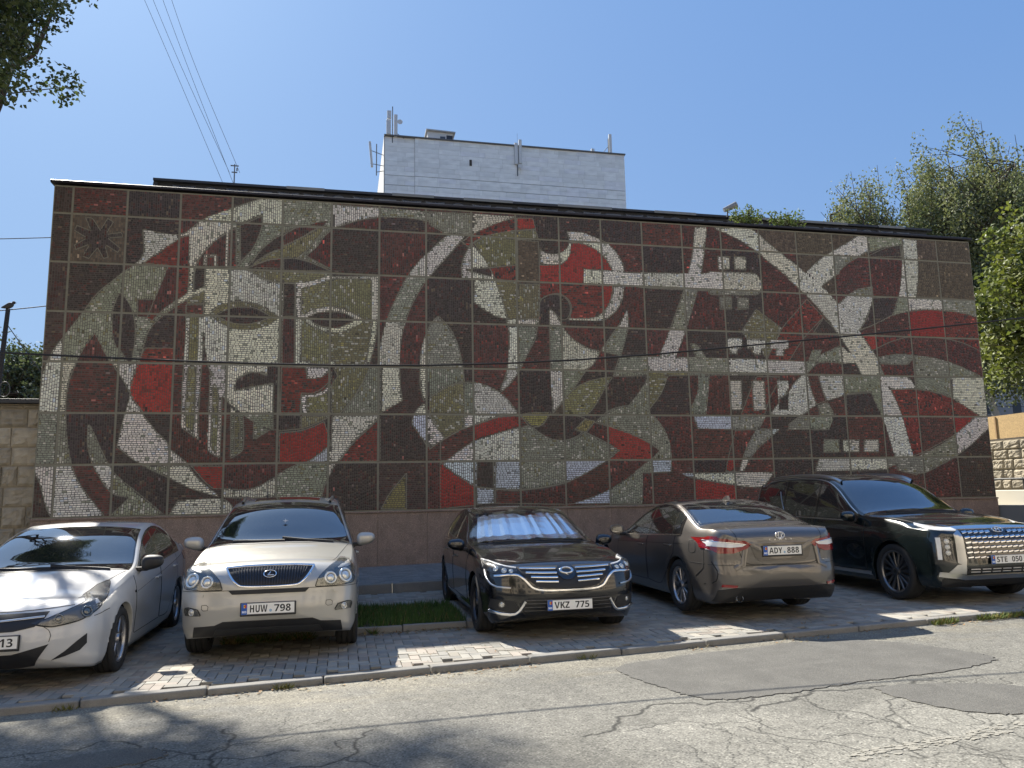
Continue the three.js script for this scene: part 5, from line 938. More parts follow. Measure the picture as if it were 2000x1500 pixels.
function plateTex(text, opt = {}) { // registration plate lettering
  const c = document.createElement('canvas'); c.width = 520; c.height = 112; const x = c.getContext('2d');
  x.fillStyle = '#e9e8e2'; x.fillRect(0, 0, 520, 112); x.fillStyle = '#1b1b1c'; x.fillRect(0, 0, 520, 4); x.fillRect(0, 108, 520, 4); x.fillRect(516, 0, 4, 112);
  x.fillStyle = '#1d56a8'; x.fillRect(0, 0, 56, 112); x.fillStyle = '#2a55b0'; x.fillRect(8, 16, 14, 30); x.fillStyle = '#e8c32a'; x.fillRect(22, 16, 13, 30); x.fillStyle = '#c5202c'; x.fillRect(35, 16, 13, 30); x.fillStyle = '#7a4a1a'; x.fillRect(25, 24, 7, 13);
  x.fillStyle = '#fff'; x.font = 'bold 28px sans-serif'; x.textAlign = 'center'; x.fillText('MD', 28, 96);
  x.fillStyle = '#161616'; x.font = 'bold 96px sans-serif'; const [a, b] = text;
  const put = (s, cx, w) => { x.save(); x.translate(cx, 91); const m = x.measureText(s).width || w; x.scale(w / m, 1); x.fillText(s, 0, 0); x.restore(); };
  put(a, 165, 176); put(b, 400, 168);
  if (opt.seal) { x.strokeStyle = '#3a7fae'; x.lineWidth = 4; x.beginPath(); x.arc(284, 78, 11, 0, 6.3); x.stroke(); x.fillStyle = '#6aa3c4'; x.beginPath(); x.arc(284, 78, 6, 0, 6.3); x.fill(); }
  const t = new THREE.CanvasTexture(c); t.colorSpace = THREE.SRGBColorSpace; return t;
}
function numberPlate(car, text, pos, ry, tilt, opt = {}) {
  const g = new THREE.Group(); g.name = 'number_plate'; g.position.set(...pos); g.rotation.set(tilt, ry, 0, 'YXZ'); car.add(g);
  if (opt.frame) mesh('plate_frame', rbox(0.545, 0.135, 0.016, 0.005, 0, -0.006, -0.004), CM.dkplastic, g);
  const b = new THREE.PlaneGeometry(0.52, 0.112); mesh('plate_face', b.translate(0, 0, 0.0075), new THREE.MeshStandardMaterial({ map: plateTex(text, opt), roughness: 0.4 }), g);
  mesh('plate_back', rbox(0.524, 0.116, 0.01, 0.004, 0, 0, 0.0015), mat([0.3, 0.3, 0.3], 0.5), g); return g;
}
function mirror(car, S, x, y, z, m, m2) { // outside mirror on the +x side (mirrored for -x)
  for (const s of [1, -1]) {
    const g = new THREE.Group(); g.name = 'wing_mirror'; g.position.set(s * x, y, z); car.add(g);
    const h = new THREE.SphereGeometry(1, 18, 14); const p = h.attributes.position; for (let i = 0; i < p.count; i++) { let a = p.getX(i), b = p.getY(i), c = p.getZ(i); if (c < -0.25) c = -0.25; a = Math.sign(a) * Math.pow(Math.abs(a), 0.7); b = Math.sign(b) * Math.pow(Math.abs(b), 0.75); p.setXYZ(i, s * (a * 0.115 + 0.10), b * 0.078 * (1 - 0.18 * a) + 0.06 + a * 0.012, c * 0.085); } if (s < 0) { const id = h.index.array; for (let i = 0; i < id.length; i += 3) { const t = id[i]; id[i] = id[i + 1]; id[i + 1] = t; } } h.computeVertexNormals();
    mesh('mirror_housing', h, m, g); mesh('mirror_foot', rbox(0.14, 0.045, 0.06, 0.015, s * -0.01, -0.01, -0.005), m2, g);
    mesh('mirror_glass', rbox(0.155, 0.085, 0.006, 0.002, s * 0.10, 0.06, -0.0225), CM.mirror, g);
  }
}
function buildCar(name, label, cfg) {
  const P = cfg, S = carShell(P); S.proj = {};
  const car = thing(name, label, 'car', [P.at[0], parkY(P.at[0], P.at[2]) + 0.002, P.at[2]], P.turn || 0);
  const pm = P.paint, D = { side: [-1, 0, 0], top: [0, -1, 0], front: [0, 0, -1], back: [0, 0, 1], fq: [-0.8, 0, -0.6], bq: [-0.8, 0, 0.6], ft: [0, -0.6, -0.8] };
  mesh('body', S.body, pm, car); mesh('underbody', S.under, CM.dkplastic, car);
  const A = { S, car, D, P };
  A.put = (n, dir, pts, m, off, th, seg) => mesh(n, plate(S, D[dir], pts, off, th, seg), m, car);
  A.pair = (n, dir, pts, m, off, th, seg, parent) => { const g = plate(S, D[dir], pts, off, th, seg); return [mesh(n, g, m, parent ? parent[0] : car), mesh(n, mirrorX(g), m, parent ? parent[1] : car)]; };
  A.lines = []; A.line = (dir, pts, w = 0.007) => { const g = strip(S, D[dir], pts, w, 0.0032, 0); if (g) A.lines.push(g); return g; }; A.line2 = (dir, pts, w) => { const g = A.line(dir, pts, w); if (g) A.lines.push(mirrorX(g)); };
  A.trim = (n, dir, pts, w, m, h = 0.006) => { const g = strip(S, D[dir], pts, w, 0.004, h); return g ? mesh(n, g, m, car) : null; };
  A.trim2 = (n, dir, pts, w, m, h = 0.006) => { const g = strip(S, D[dir], pts, w, 0.004, h); if (!g) return null; return [mesh(n, g, m, car), mesh(n, mirrorX(g), m, car)]; };
  const X = l => S.wm(l) + 0.2;
  // windscreen and rear window between the pillar lines
  const screen = (nm, l0, l1, m, off, inset = 0.035) => { // l0 foot, l1 head
    const pts = [], n = 8, sg = Math.sign(l0 - l1); const wAt = l => S.rail(l)[0] - inset;
    const bowF = P.bow * 0.75; const lc = l0 - sg * bowF;
    for (let k = 0; k <= 6; k++) { const t = -1 + k / 3, w = wAt(lc) * t; pts.push([w, 2, l0 - sg * bowF * t * t]); }
    for (let k = 1; k < n; k++) { const l = lc + (l1 - sg * bowF * 0.5 - lc) * k / n; pts.push([wAt(l), 2, l]); }
    const lt = l1 - sg * bowF * 0.5; for (let k = 0; k <= 6; k++) { const t = 1 - k / 3, w = wAt(lt) * t; pts.push([w, 2, l1 - sg * bowF * 0.5 * t * t]); }
    for (let k = n - 1; k >= 1; k--) { const l = lc + (lt - lc) * k / n; pts.push([-wAt(l), 2, l]); }
    return plate(S, D.top, pts, off, 0.006, 0.10);
  };
  A.screen = screen;
  const wg = screen('windscreen', P.ws[0], P.ws[1], CM.glass, 0.003);
  mesh('windscreen_seal', screen('s', P.ws[0] + 0.03, P.ws[1] - 0.02, CM.gap, 0.0018, 0.018), CM.gloss, car);
  A.windscreen = mesh('windscreen', wg, P.wsMat || CM.glass, car);
  if (P.rw) { mesh('rear_window_seal', screen('s', P.rw[0] - 0.03, P.rw[1] + 0.03, CM.gap, 0.0018, 0.02), CM.gloss, car); mesh('rear_window', screen('r', P.rw[0], P.rw[1], CM.glass, 0.003, P.rwInset || 0.05), CM.glass, car); }
  // side windows
  const wb = l => S.hb(l) + 0.03, wt = l => S.rail(l)[1] - 0.05;
  const band = (la, lb, o, e = 0) => { const lo = [], hi = [], n = 12; for (let k = 0; k <= n; k++) { const l = la + (lb - la) * k / n; const b = wb(l) - e, t = Math.max(b + 0.004, Math.min(wt(l) + e, (P.winTop ? P.winTop(l) : 9))); lo.push([X(l), b, l]); hi.push([X(l), t, l]); } return lo.concat(hi.reverse()); };
  const dlo0 = P.wins[0][0], dlo1 = P.wins[P.wins.length - 1][1];
  A.pair('window_surround', 'side', band(dlo0 + 0.05, dlo1 - 0.05, 0, 0.018), CM.gloss, 0.0022, 0.006);
  for (const [a, b] of P.wins) A.pair('side_window', 'side', band(a, b, 0), CM.glass, 0.005, 0.006);
  if (P.winTrim) { const lo = [], hi = []; for (let k = 0; k <= 16; k++) { const l = dlo0 + 0.04 + (dlo1 - dlo0 - 0.06) * k / 16; lo.push([X(l), wb(l) - 0.026, l]); hi.push([X(l), Math.max(wb(l), wt(l) + 0.026), l]); } A.trim2('window_trim', 'side', lo, 0.016, P.winTrim); if (P.winTrimTop) A.trim2('window_trim', 'side', hi, 0.014, P.winTrim); }
  // doors: proud skins with a dark gap round them
  P.doors.forEach(([f, r, fy], k) => {
    const c = P.clear + 0.14, pts = []; const arc = l => { let a = 0; for (const q of [0, -P.wb]) { const d = l - q; if (Math.abs(d) < P.archR + 0.05) a = P.wheelR + Math.sqrt((P.archR + 0.05) ** 2 - d * d); } return Math.max(a, c); };
    for (let i = 0; i <= 10; i++) { const l = f + (r - f) * i / 10; pts.push([X(l), arc(l), l]); } pts.push([X(r), S.hb(r) - 0.004, r]); for (let i = 1; i <= 6; i++) { const l = r + (f - r) * i / 6; pts.push([X(l), S.hb(l) - 0.004, l]); }
    const ds = A.pair('door', 'side', pts, pm, 0.0028, 0.006, 0.1);
    const gapPts = [[X(f), S.hb(f) + 0.0, f + 0.004], [X(f), (S.hb(f) + c) / 2, f + 0.004], [X(f), arc(f), f + 0.004]], gap2 = [[X(r), S.hb(r), r - 0.004], [X(r), (S.hb(r) + arc(r)) / 2, r - 0.004], [X(r), arc(r), r - 0.004]];
    A.line2('side', gapPts, 0.008); A.line2('side', gap2, 0.008); A.line2('side', [[X(f), c - 0.004, f], [X((f + r) / 2), c - 0.004, (f + r) / 2], [X(r), arc(r) - 0.004, r]], 0.008);
    const hl = r + 0.16 + 0.0, hy = S.hb(hl) - P.handleDrop; const w = S.wm(hl);
    for (const [i, s] of [[0, 1], [1, -1]]) { const hg = merge([rbox(0.028, 0.03, 0.20, 0.011, s * (w + 0.012), hy, hl), rbox(0.03, 0.024, 0.03, 0.008, s * (w - 0.002), hy, hl + 0.085), rbox(0.03, 0.024, 0.03, 0.008, s * (w - 0.002), hy, hl - 0.085)]); mesh('door_handle', hg, P.handle || pm, ds[i]); }
  });
  if (P.sill) A.trim2('sill_trim', 'side', [[X(0), P.clear + 0.10, -P.archR - 0.04], [X(-1.4), P.clear + 0.10, -P.wb / 2], [X(-2), P.clear + 0.10, -P.wb + P.archR + 0.04]], 0.05, P.sill, 0.008);
  // wheels and arches
  for (const s of [1, -1]) for (const z of [0, -P.wb]) wheel(car, P.wheelR, P.tyreW, P.rim, s * (P.W / 2 - P.tyreW / 2 - 0.015), z, s);
  if (P.archTrim) for (const z of [0, -P.wb]) { const pts = []; for (let k = 0; k <= 14; k++) { const a = 0.12 + (Math.PI - 0.24) * k / 14; pts.push([X(z), P.wheelR + Math.sin(a) * (P.archR + 0.03), z + Math.cos(a) * (P.archR + 0.03)]); } A.trim2('arch_trim', 'side', pts, 0.05, P.archTrim, 0.004); }
  mirror(car, S, P.mir[0], P.mir[1], P.mir[2], P.mirMat || pm, CM.dkplastic);
  // bonnet shut lines and wipers
  if (P.hood) { const [l0, l1, w0, w1] = P.hood; A.line2('top', [[w0, 2, l0], [(w0 + w1) / 2 + 0.01, 2, (l0 + l1) / 2], [w1, 2, l1]], 0.007); }
  { const l = P.ws[0]; for (const [x0, x1] of [[-0.55, 0.05], [0.02, 0.62]]) { const g = strip(S, D.top, [[x0, 2, l - 0.12], [(x0 + x1) / 2, 2, l - 0.045 - 0.0], [x1, 2, l - 0.03]], 0.018, 0.012, 0.012); if (g) mesh('wiper', g, CM.dkplastic, car); } A.put('cowl', 'top', [[-S.rail(l)[0] * 0.92, 2, l - 0.11], [-0.3, 2, l - 0.0], [0.3, 2, l - 0.0], [S.rail(l)[0] * 0.92, 2, l - 0.11], [S.rail(l)[0] * 0.9, 2, l - 0.07], [0.3, 2, l + 0.05], [-0.3, 2, l + 0.05], [-S.rail(l)[0] * 0.9, 2, l - 0.07]], CM.dkplastic, 0.004, 0.006); }
  P.detail(A);
  if (A.lines.length) mesh('panel_gaps', merge(A.lines), CM.gap, car);
  return car;
}
// lamp unit: dark or bright reflector bowl pieces under a clear cover
function lamp(A, nm, dir, pts, back, bulbs) {
  const sets = A.pair(nm, dir, pts, back, 0.004, 0.01, 0.07);
  for (const [x, y, z, r, m] of bulbs) { const R = A.S.proj[A.D[dir].join()], q = R.to2([x, y, z]), h = R.hit(q[0], q[1]); if (!h) continue; const p = R.u.clone().multiplyScalar(q[0]).addScaledVector(R.v, q[1]).addScaledVector(R.n, h.d); const mk = s => { const g = new THREE.TorusGeometry(r, r * 0.22, 8, 22), l = new THREE.SphereGeometry(r * 0.72, 16, 12).scale(1, 1, 0.45), all = merge([g, l]); all.lookAt(h.n); all.translate(p.x + h.n.x * 0.008, p.y + h.n.y * 0.008, p.z + h.n.z * 0.008); return s > 0 ? all : mirrorX(all); }; mesh('projector_lens', mk(1), m || CM.bulb, sets[0]); mesh('projector_lens', mk(-1), m || CM.bulb, sets[1]); }
  { const o = strip(A.S, A.D[dir], pts.concat([pts[0]]), 0.011, 0.003, 0.002); if (o) A.lines.push(o, mirrorX(o)); }
  const g = plate(A.S, A.D[dir], pts, 0.022, 0.02, 0.07); mesh('lamp_cover', g, CM.lampLens, sets[0]); mesh('lamp_cover', mirrorX(g), CM.lampLens, sets[1]); return sets;
}
const mir2 = pts => pts.map(p => [-p[0], p[1], p[2]]);
const sym = half => half.concat(half.slice().reverse().map(p => [-p[0], p[1], p[2]])); // closed outline from its +x half, top to bottom
const rimA = { kind: 'a', n: 6, pair: [0], w0: 0.034, w1: 0.030, mat: CM.alloy }, rimB = { kind: 'b', n: 5, pair: [-0.16, 0.16], w0: 0.016, w1: 0.017, mat: CM.alloyDark }, rimC = { kind: 'c', n: 10, pair: [-0.07, 0.07], w0: 0.009, w1: 0.012, mat: CM.alloy }, rimD = { kind: 'd', n: 15, pair: [0], w0: 0.008, w1: 0.019, twist: 0.35, mat: mat([0.20, 0.20, 0.205], 0.3, { metalness: 0.9 }) };
const F = 2; // any z in front of the nose; the outlines are laid on along the view of that face
function emblem(A, dir, x, y, geo, m, nm = 'emblem') { const R = A.S.proj[A.D[dir].join()] || (A.S.proj[A.D[dir].join()] = projector(A.S, A.D[dir])), q = R.to2([x, y, 0]), h = R.hit(q[0], q[1]); const n = h.n.clone(); n.x = 0; n.normalize(); const g = geo.clone(); g.lookAt(n); const p = R.u.clone().multiplyScalar(q[0]).addScaledVector(R.v, q[1]).addScaledVector(R.n, h.d).addScaledVector(n, 0.016); g.translate(p.x, p.y, p.z); return mesh(nm, g, m, A.car); }
const ringGeo = (a, b, t) => { const g = new THREE.TorusGeometry(1, t / a, 8, 36); g.scale(a, b, a); return g; };
const surfZ = (A, dir, x, y) => { const R = A.S.proj[A.D[dir].join()] || (A.S.proj[A.D[dir].join()] = projector(A.S, A.D[dir])), q = R.to2([x, y, 0]), h = R.hit(q[0], q[1]); return h ? h.d * (dir === 'front' ? 1 : -1) : 0; };

// --- silver SUV facing the road
buildCar('silver_suv', 'silver beige SUV facing the road with slatted grille, plate HUW 798', {
  at: [-3.57, 0, 7.47], W: 1.845, wb: 2.715, wheelR: 0.36, tyreW: 0.235, archR: 0.41, clear: 0.24, lf: 0.50, lr: -3.45, bow: 0.15, crown: 0.035, tumble: 0.36,
  top: [[0.50, 1.0], [0.25, 1.05], [-0.1, 1.10], [-0.42, 1.14], [-0.52, 1.17], [-0.8, 1.34], [-1.1, 1.51], [-1.35, 1.60], [-1.6, 1.645], [-2.1, 1.68], [-2.8, 1.655], [-3.2, 1.60], [-3.45, 1.5]],
  belt: [[0.5, 0.90], [0.1, 0.97], [-0.5, 1.03], [-1.5, 1.05], [-2.7, 1.10], [-3.45, 1.12]],
  plan: [[0.5, 0.97], [0.2, 0.99], [-0.3, 1], [-2.4, 1], [-3.0, 0.985], [-3.45, 0.95]],
  noseD: [[0.2, 0.36], [0.35, 0.42], [0.55, 0.43], [0.68, 0.40], [0.8, 0.385], [0.95, 0.33], [1.05, 0.3]], noseN: 3.1, noseH: 0.62, tailD: [[0.2, 0.3], [0.6, 0.36], [1.2, 0.3], [1.5, 0.2]], tailN: 3, tailH: 0.8,
  ws: [-0.42, -1.36], rw: null, wins: [[-0.72, -1.62], [-1.70, -2.55], [-2.62, -3.25]], doors: [[-0.50, -1.62], [-1.66, -2.62]], handleDrop: 0.12, winTrim: CM.gloss,
  mir: [0.92, 1.08, -0.72], paint: paint([0.42, 0.41, 0.375], 0.35, 0.36), rim: rimA, hood: [0.55, -0.45, 0.63, 0.80], sill: CM.dkplastic,
  detail(A) {
    const { S, car } = A;
    A.put('grille', 'front', sym([[0.0, 0.955, F], [0.25, 0.952, F], [0.435, 0.94, F], [0.40, 0.88, F], [0.35, 0.82, F], [0.28, 0.775, F], [0.0, 0.765, F]]).filter((p, i, a) => i === 0 || Math.hypot(p[0] - a[i - 1][0], p[1] - a[i - 1][1]) > 1e-3), CM.dkplastic, 0.004, 0.01);
    for (let k = -13; k <= 13; k++) { const x = k * 0.0285, b = Math.abs(x) < 0.28 ? 0.778 : 0.778 + (Math.abs(x) - 0.28) * 1.15, t = 0.942 - 0.02 * Math.pow(x / 0.4, 4); if (t - b < 0.03) continue; A.trim('grille_bar', 'front', [[x, t, F], [x * 0.97, (t + b) / 2, F], [x * 0.93, b, F]], 0.009, CM.alloyDark, 0.012); }
    A.trim('grille_surround', 'front', [[-0.44, 0.945, F], [-0.25, 0.957, F], [0, 0.96, F], [0.25, 0.957, F], [0.44, 0.945, F]], 0.02, CM.chrome, 0.012);
    A.trim('grille_surround', 'front', [[-0.44, 0.945, F], [-0.40, 0.88, F], [-0.35, 0.82, F], [-0.28, 0.772, F], [-0.12, 0.762, F], [0.12, 0.762, F], [0.28, 0.772, F], [0.35, 0.82, F], [0.40, 0.88, F], [0.44, 0.945, F]], 0.016, CM.chrome, 0.012);
    const e = emblem(A, 'front', 0, 0.875, ringGeo(0.062, 0.044, 0.007), CM.chrome); const L = merge([cyl(0.006, 0.006, [0.005, 0.026, 0], [-0.022, -0.016, 0], 6), cyl(0.006, 0.006, [-0.022, -0.016, 0], [0.04, -0.016, 0], 6)]); const m2 = emblem(A, 'front', 0, 0.875, L, CM.chrome, 'emblem_letter'); car.remove(m2); e.add(m2);
    lamp(A, 'headlight', 'front', [[0.46, 0.745, F], [0.49, 0.83, F], [0.60, 0.935, F], [0.70, 0.985, F], [0.80, 0.97, F], [0.852, 0.90, F], [0.862, 0.80, F], [0.83, 0.755, F], [0.64, 0.742, F]], CM.lampBack, [[0.76, 0.835, F, 0.066], [0.61, 0.82, F, 0.055]]);
    A.put('bumper_slot', 'front', [[-0.40, 0.735, F], [0.40, 0.735, F], [0.36, 0.695, F], [-0.36, 0.695, F]], CM.dkplastic, 0.003, 0.008);  // dark strip laid on as the shade below the bonnet lip
    lamp(A, 'fog_light', 'front', [[0.66, 0.50, F], [0.69, 0.555, F], [0.79, 0.575, F], [0.83, 0.56, F], [0.82, 0.50, F]], CM.lampBack, [[0.75, 0.53, F, 0.028]]);
    A.put('lower_intake', 'front', [[-0.52, 0.40, F], [-0.44, 0.435, F], [0.44, 0.435, F], [0.52, 0.40, F], [0.72, 0.385, F], [0.74, 0.28, F], [-0.74, 0.28, F], [-0.72, 0.385, F]], CM.dkplastic, 0.004, 0.01);
    A.put('skid_lip', 'front', [[-0.50, 0.365, F], [0.50, 0.365, F], [0.54, 0.30, F], [-0.54, 0.30, F]], mat([0.03, 0.03, 0.03], 0.5), 0.012, 0.014);
    A.line('front', [[-0.9, 0.73, F], [-0.5, 0.735, F], [0.5, 0.735, F], [0.9, 0.73, F]], 0.006);
    for (const x of [-0.62, 0.60]) A.line('front', [[x - 0.03, 0.60, F], [x + 0.03, 0.60, F], [x + 0.03, 0.55, F], [x - 0.03, 0.55, F], [x - 0.03, 0.60, F]], 0.004);
    A.pair('washer_cap', 'front', [[0.64, 0.70, F], [0.70, 0.70, F], [0.70, 0.68, F], [0.64, 0.68, F]], A.P.paint, 0.006, 0.008);
    numberPlate(car, ['HUW', '798'], [0, 0.555, surfZ(A, 'front', 0, 0.555) + 0.012], 0, -0.04, { frame: true, seal: true });
    A.put('sunroof', 'top', [[-0.42, 2, -1.55], [0.42, 2, -1.55], [0.42, 2, -2.25], [-0.42, 2, -2.25]], CM.glass, 0.004, 0.006);
    A.trim2('roof_rail', 'top', [[0.56, 2, -1.5], [0.585, 2, -2.2], [0.565, 2, -3.1]], 0.03, CM.satin, 0.03);
    mesh('aerial', cyl(0.006, 0.003, [-0.35, 1.66, -2.6], [-0.37, 1.9, -2.68], 5), CM.dkplastic, car);
    const tk = merge([(() => { const s = new THREE.Shape(); for (let k = 0; k < 16; k++) { const a = k / 16 * 6.283, r = k % 4 === 0 ? 0.035 : k % 4 === 2 ? 0.013 : 0.02; k ? s.lineTo(Math.cos(a) * r, Math.sin(a) * r) : s.moveTo(r, 0); } return new THREE.ExtrudeGeometry(s, { depth: 0.004, bevelEnabled: false }); })()]); const o = mesh('hanging_charm', tk, mat([0.5, 0.5, 0.48], 0.6), car); o.position.set(0.03, 1.38, -0.80); o.rotation.x = -0.9;
  } });

// --- black sedan with silver sunshade
buildCar('black_sedan', 'black sedan with a silver sunshade behind its windscreen, plate VKZ 775', {
  at: [-0.35, 0, 7.35], W: 1.87, wb: 2.81, wheelR: 0.335, tyreW: 0.235, archR: 0.375, clear: 0.17, lf: 0.50, lr: -3.46, bow: 0.16, crown: 0.03, tumble: 0.42,
  top: [[0.50, 0.865], [0.25, 0.92], [-0.15, 0.975], [-0.55, 1.01], [-0.68, 1.04], [-1.0, 1.2], [-1.3, 1.33], [-1.6, 1.415], [-1.9, 1.45], [-2.25, 1.455], [-2.6, 1.41], [-3.0, 1.27], [-3.3, 1.14], [-3.46, 1.09]],
  belt: [[0.5, 0.80], [0.1, 0.85], [-0.6, 0.90], [-1.5, 0.93], [-2.8, 0.97], [-3.46, 0.97]],
  plan: [[0.5, 0.95], [0.2, 0.985], [-0.3, 1], [-2.6, 1], [-3.1, 0.98], [-3.46, 0.94]],
  noseD: [[0.15, 0.34], [0.3, 0.43], [0.5, 0.46], [0.65, 0.44], [0.78, 0.41], [0.87, 0.36]], noseN: 2.35, noseH: 0.52, tailD: [[0.2, 0.34], [0.6, 0.42], [1.05, 0.38]], tailN: 2.8, tailH: 0.62,
  ws: [-0.52, -1.52], rw: [-3.22, -2.5], wins: [[-0.85, -1.72], [-1.78, -2.60], [-2.64, -2.95]], doors: [[-0.55, -1.70], [-1.74, -2.70]], handleDrop: 0.14, winTrim: CM.satin, handle: CM.gloss,
  mir: [0.925, 0.925, -0.78], paint: paint([0.006, 0.006, 0.0075], 0.2, 0.2), rim: rimB, hood: null, wsMat: phys([1, 1, 1], 0.01, { transmission: 1, thickness: 0, ior: 1.5 }),
  detail(A) {
    const { S, car, P } = A;
    // folded foil sunshade lying close behind the glass
    mesh('cabin_void', A.screen('v', P.ws[0] - 0.02, P.ws[1] + 0.02, 0, -0.001 + 0.0026, 0.05), CM.gap, car); A.windscreen.geometry = A.screen('w', P.ws[0], P.ws[1], 0, 0.022);
    reseed(611); const sh = new THREE.Group(); sh.name = 'sunshade'; car.add(sh); const foil = mat([0.92, 0.94, 0.96], 0.24, { metalness: 1 });
    const R = S.proj[A.D.top.join()]; const N = 9; const yAt = (x, z) => { const q = R.to2([x, 0, z]), h = R.hit(q[0], q[1]); return h ? h.d : 1; };
    for (let k = 0; k < N; k++) { const t0 = -1 + 2 * k / N, t1 = -1 + 2 * (k + 1) / N, pos = [], id = [], m = 5; for (let j = 0; j <= m; j++) for (let i = 0; i <= 3; i++) { const v = j / m, t = t0 + (t1 - t0) * i / 3, lo = P.ws[0] - 0.10 - 0.09 * t * t, hi = P.ws[1] + 0.17 - 0.05 * t * t + rr(-0.02, 0.02) * (j === m ? 1 : 0) + (Math.abs(t - 0.12) < 0.16 && j === m ? 0.10 : 0), z = lo + (hi - lo) * v, w = S.rail(z)[0] - 0.10, x = w * t; pos.push(x, yAt(x, z) + 0.0045 + [0, k % 3 ? 0.014 : 0.004, k % 2 ? 0.004 : 0.013, 0][i] + rr(0, 0.003), z); } for (let j = 0; j < m; j++) for (let i = 0; i < 3; i++) { const a = j * 4 + i; id.push(a, a + 1, a + 4, a + 1, a + 5, a + 4); } const g = new THREE.BufferGeometry(); g.setAttribute('position', new THREE.Float32BufferAttribute(pos, 3)); g.setIndex(id); const ng = g.toNonIndexed(); ng.computeVertexNormals(); mesh('foil_fold', ng, foil, sh); }
    // grille
    A.put('grille', 'front', sym([[0, 0.80, F], [0.3, 0.805, F], [0.56, 0.80, F], [0.52, 0.74, F], [0.44, 0.66, F], [0.36, 0.60, F], [0.26, 0.575, F], [0, 0.57, F]]), CM.dkplastic, 0.003, 0.008);
    for (const [y, w] of [[0.775, 0.53], [0.73, 0.47], [0.685, 0.42], [0.64, 0.37]]) for (const s of [-1, 1]) A.trim('grille_bar', 'front', [[s * 0.115, y, F], [s * (w * 0.6), y + 0.004, F], [s * w, y + 0.012, F]], 0.018, CM.chrome, 0.012);
    A.trim('grille_surround', 'front', [[-0.80, 0.71, F], [-0.66, 0.725, F], [-0.56, 0.72, F], [-0.49, 0.67, F], [-0.42, 0.59, F], [-0.34, 0.56, F], [-0.2, 0.55, F], [0.2, 0.55, F], [0.34, 0.56, F], [0.42, 0.59, F], [0.49, 0.67, F], [0.56, 0.72, F], [0.66, 0.725, F], [0.80, 0.71, F]], 0.02, CM.chrome, 0.014);
    A.put('badge_plinth', 'front', sym([[0, 0.83, F], [0.06, 0.82, F], [0.11, 0.76, F], [0.10, 0.70, F], [0.05, 0.66, F], [0, 0.655, F]]), CM.gloss, 0.012, 0.012);
    const e = emblem(A, 'front', 0, 0.745, ringGeo(0.070, 0.043, 0.017), CM.chrome); e.scale.z = 1; const tip = emblem(A, 'front', 0, 0.745, cyl(0.014, 0.002, [-0.02, -0.04, 0], [0.01, -0.07, 0], 6), CM.chrome, 'emblem_tail'); car.remove(tip); e.add(tip);
    lamp(A, 'headlight', 'front', [[0.57, 0.735, F], [0.56, 0.785, F], [0.66, 0.80, F], [0.79, 0.835, F], [0.862, 0.85, F], [0.868, 0.77, F], [0.80, 0.735, F], [0.68, 0.715, F]], CM.lampDark, [[0.78, 0.785, F, 0.028], [0.70, 0.768, F, 0.026], [0.63, 0.762, F, 0.022]]);
    A.trim2('running_light', 'front', [[0.565, 0.79, F], [0.68, 0.808, F], [0.79, 0.842, F], [0.858, 0.856, F]], 0.012, CM.lampWhite, 0.012);
    A.trim2('running_light', 'front', [[0.868, 0.76, F], [0.872, 0.68, F], [0.84, 0.62, F], [0.78, 0.595, F], [0.64, 0.585, F]], 0.018, CM.satin, 0.010);
    A.put('lower_grille', 'front', [[-0.46, 0.47, F], [0.46, 0.47, F], [0.56, 0.42, F], [0.50, 0.29, F], [-0.50, 0.29, F], [-0.56, 0.42, F]], CM.dkplastic, 0.003, 0.008);
    for (const y of [0.335, 0.375, 0.415, 0.45]) A.trim('lower_grille_bar', 'front', [[-0.5, y, F], [0, y, F], [0.5, y, F]], 0.01, CM.gloss, 0.012);
    A.pair('fog_recess', 'front', [[0.60, 0.44, F], [0.84, 0.46, F], [0.86, 0.36, F], [0.62, 0.31, F], [0.55, 0.34, F]], CM.dkplastic, 0.003, 0.008);
    lamp(A, 'fog_light', 'front', [0, 1, 2, 3, 4, 5, 6, 7, 8, 9].map(k => [0.735 + 0.032 * Math.cos(k * 0.628), 0.405 + 0.032 * Math.sin(k * 0.628), F]), CM.lampBack, [[0.735, 0.405, F, 0.02]]);
    A.trim2('chrome_blade', 'front', [[0.855, 0.325, F], [0.72, 0.30, F], [0.60, 0.30, F], [0.55, 0.34, F], [0.49, 0.44, F]], 0.026, CM.chrome, 0.012);
    A.line('front', [[-0.72, 0.86, F], [-0.4, 0.845, F], [0, 0.85, F], [0.4, 0.845, F], [0.72, 0.86, F]], 0.007);
    numberPlate(car, ['VKZ', '775'], [0, 0.395, surfZ(A, 'front', 0, 0.40) + 0.045], 0, -0.02);
    A.trim2('roof_molding', 'top', [[0.565, 2, -1.6], [0.585, 2, -2.1], [0.55, 2, -2.6]], 0.014, CM.gloss, 0.002);
  } });

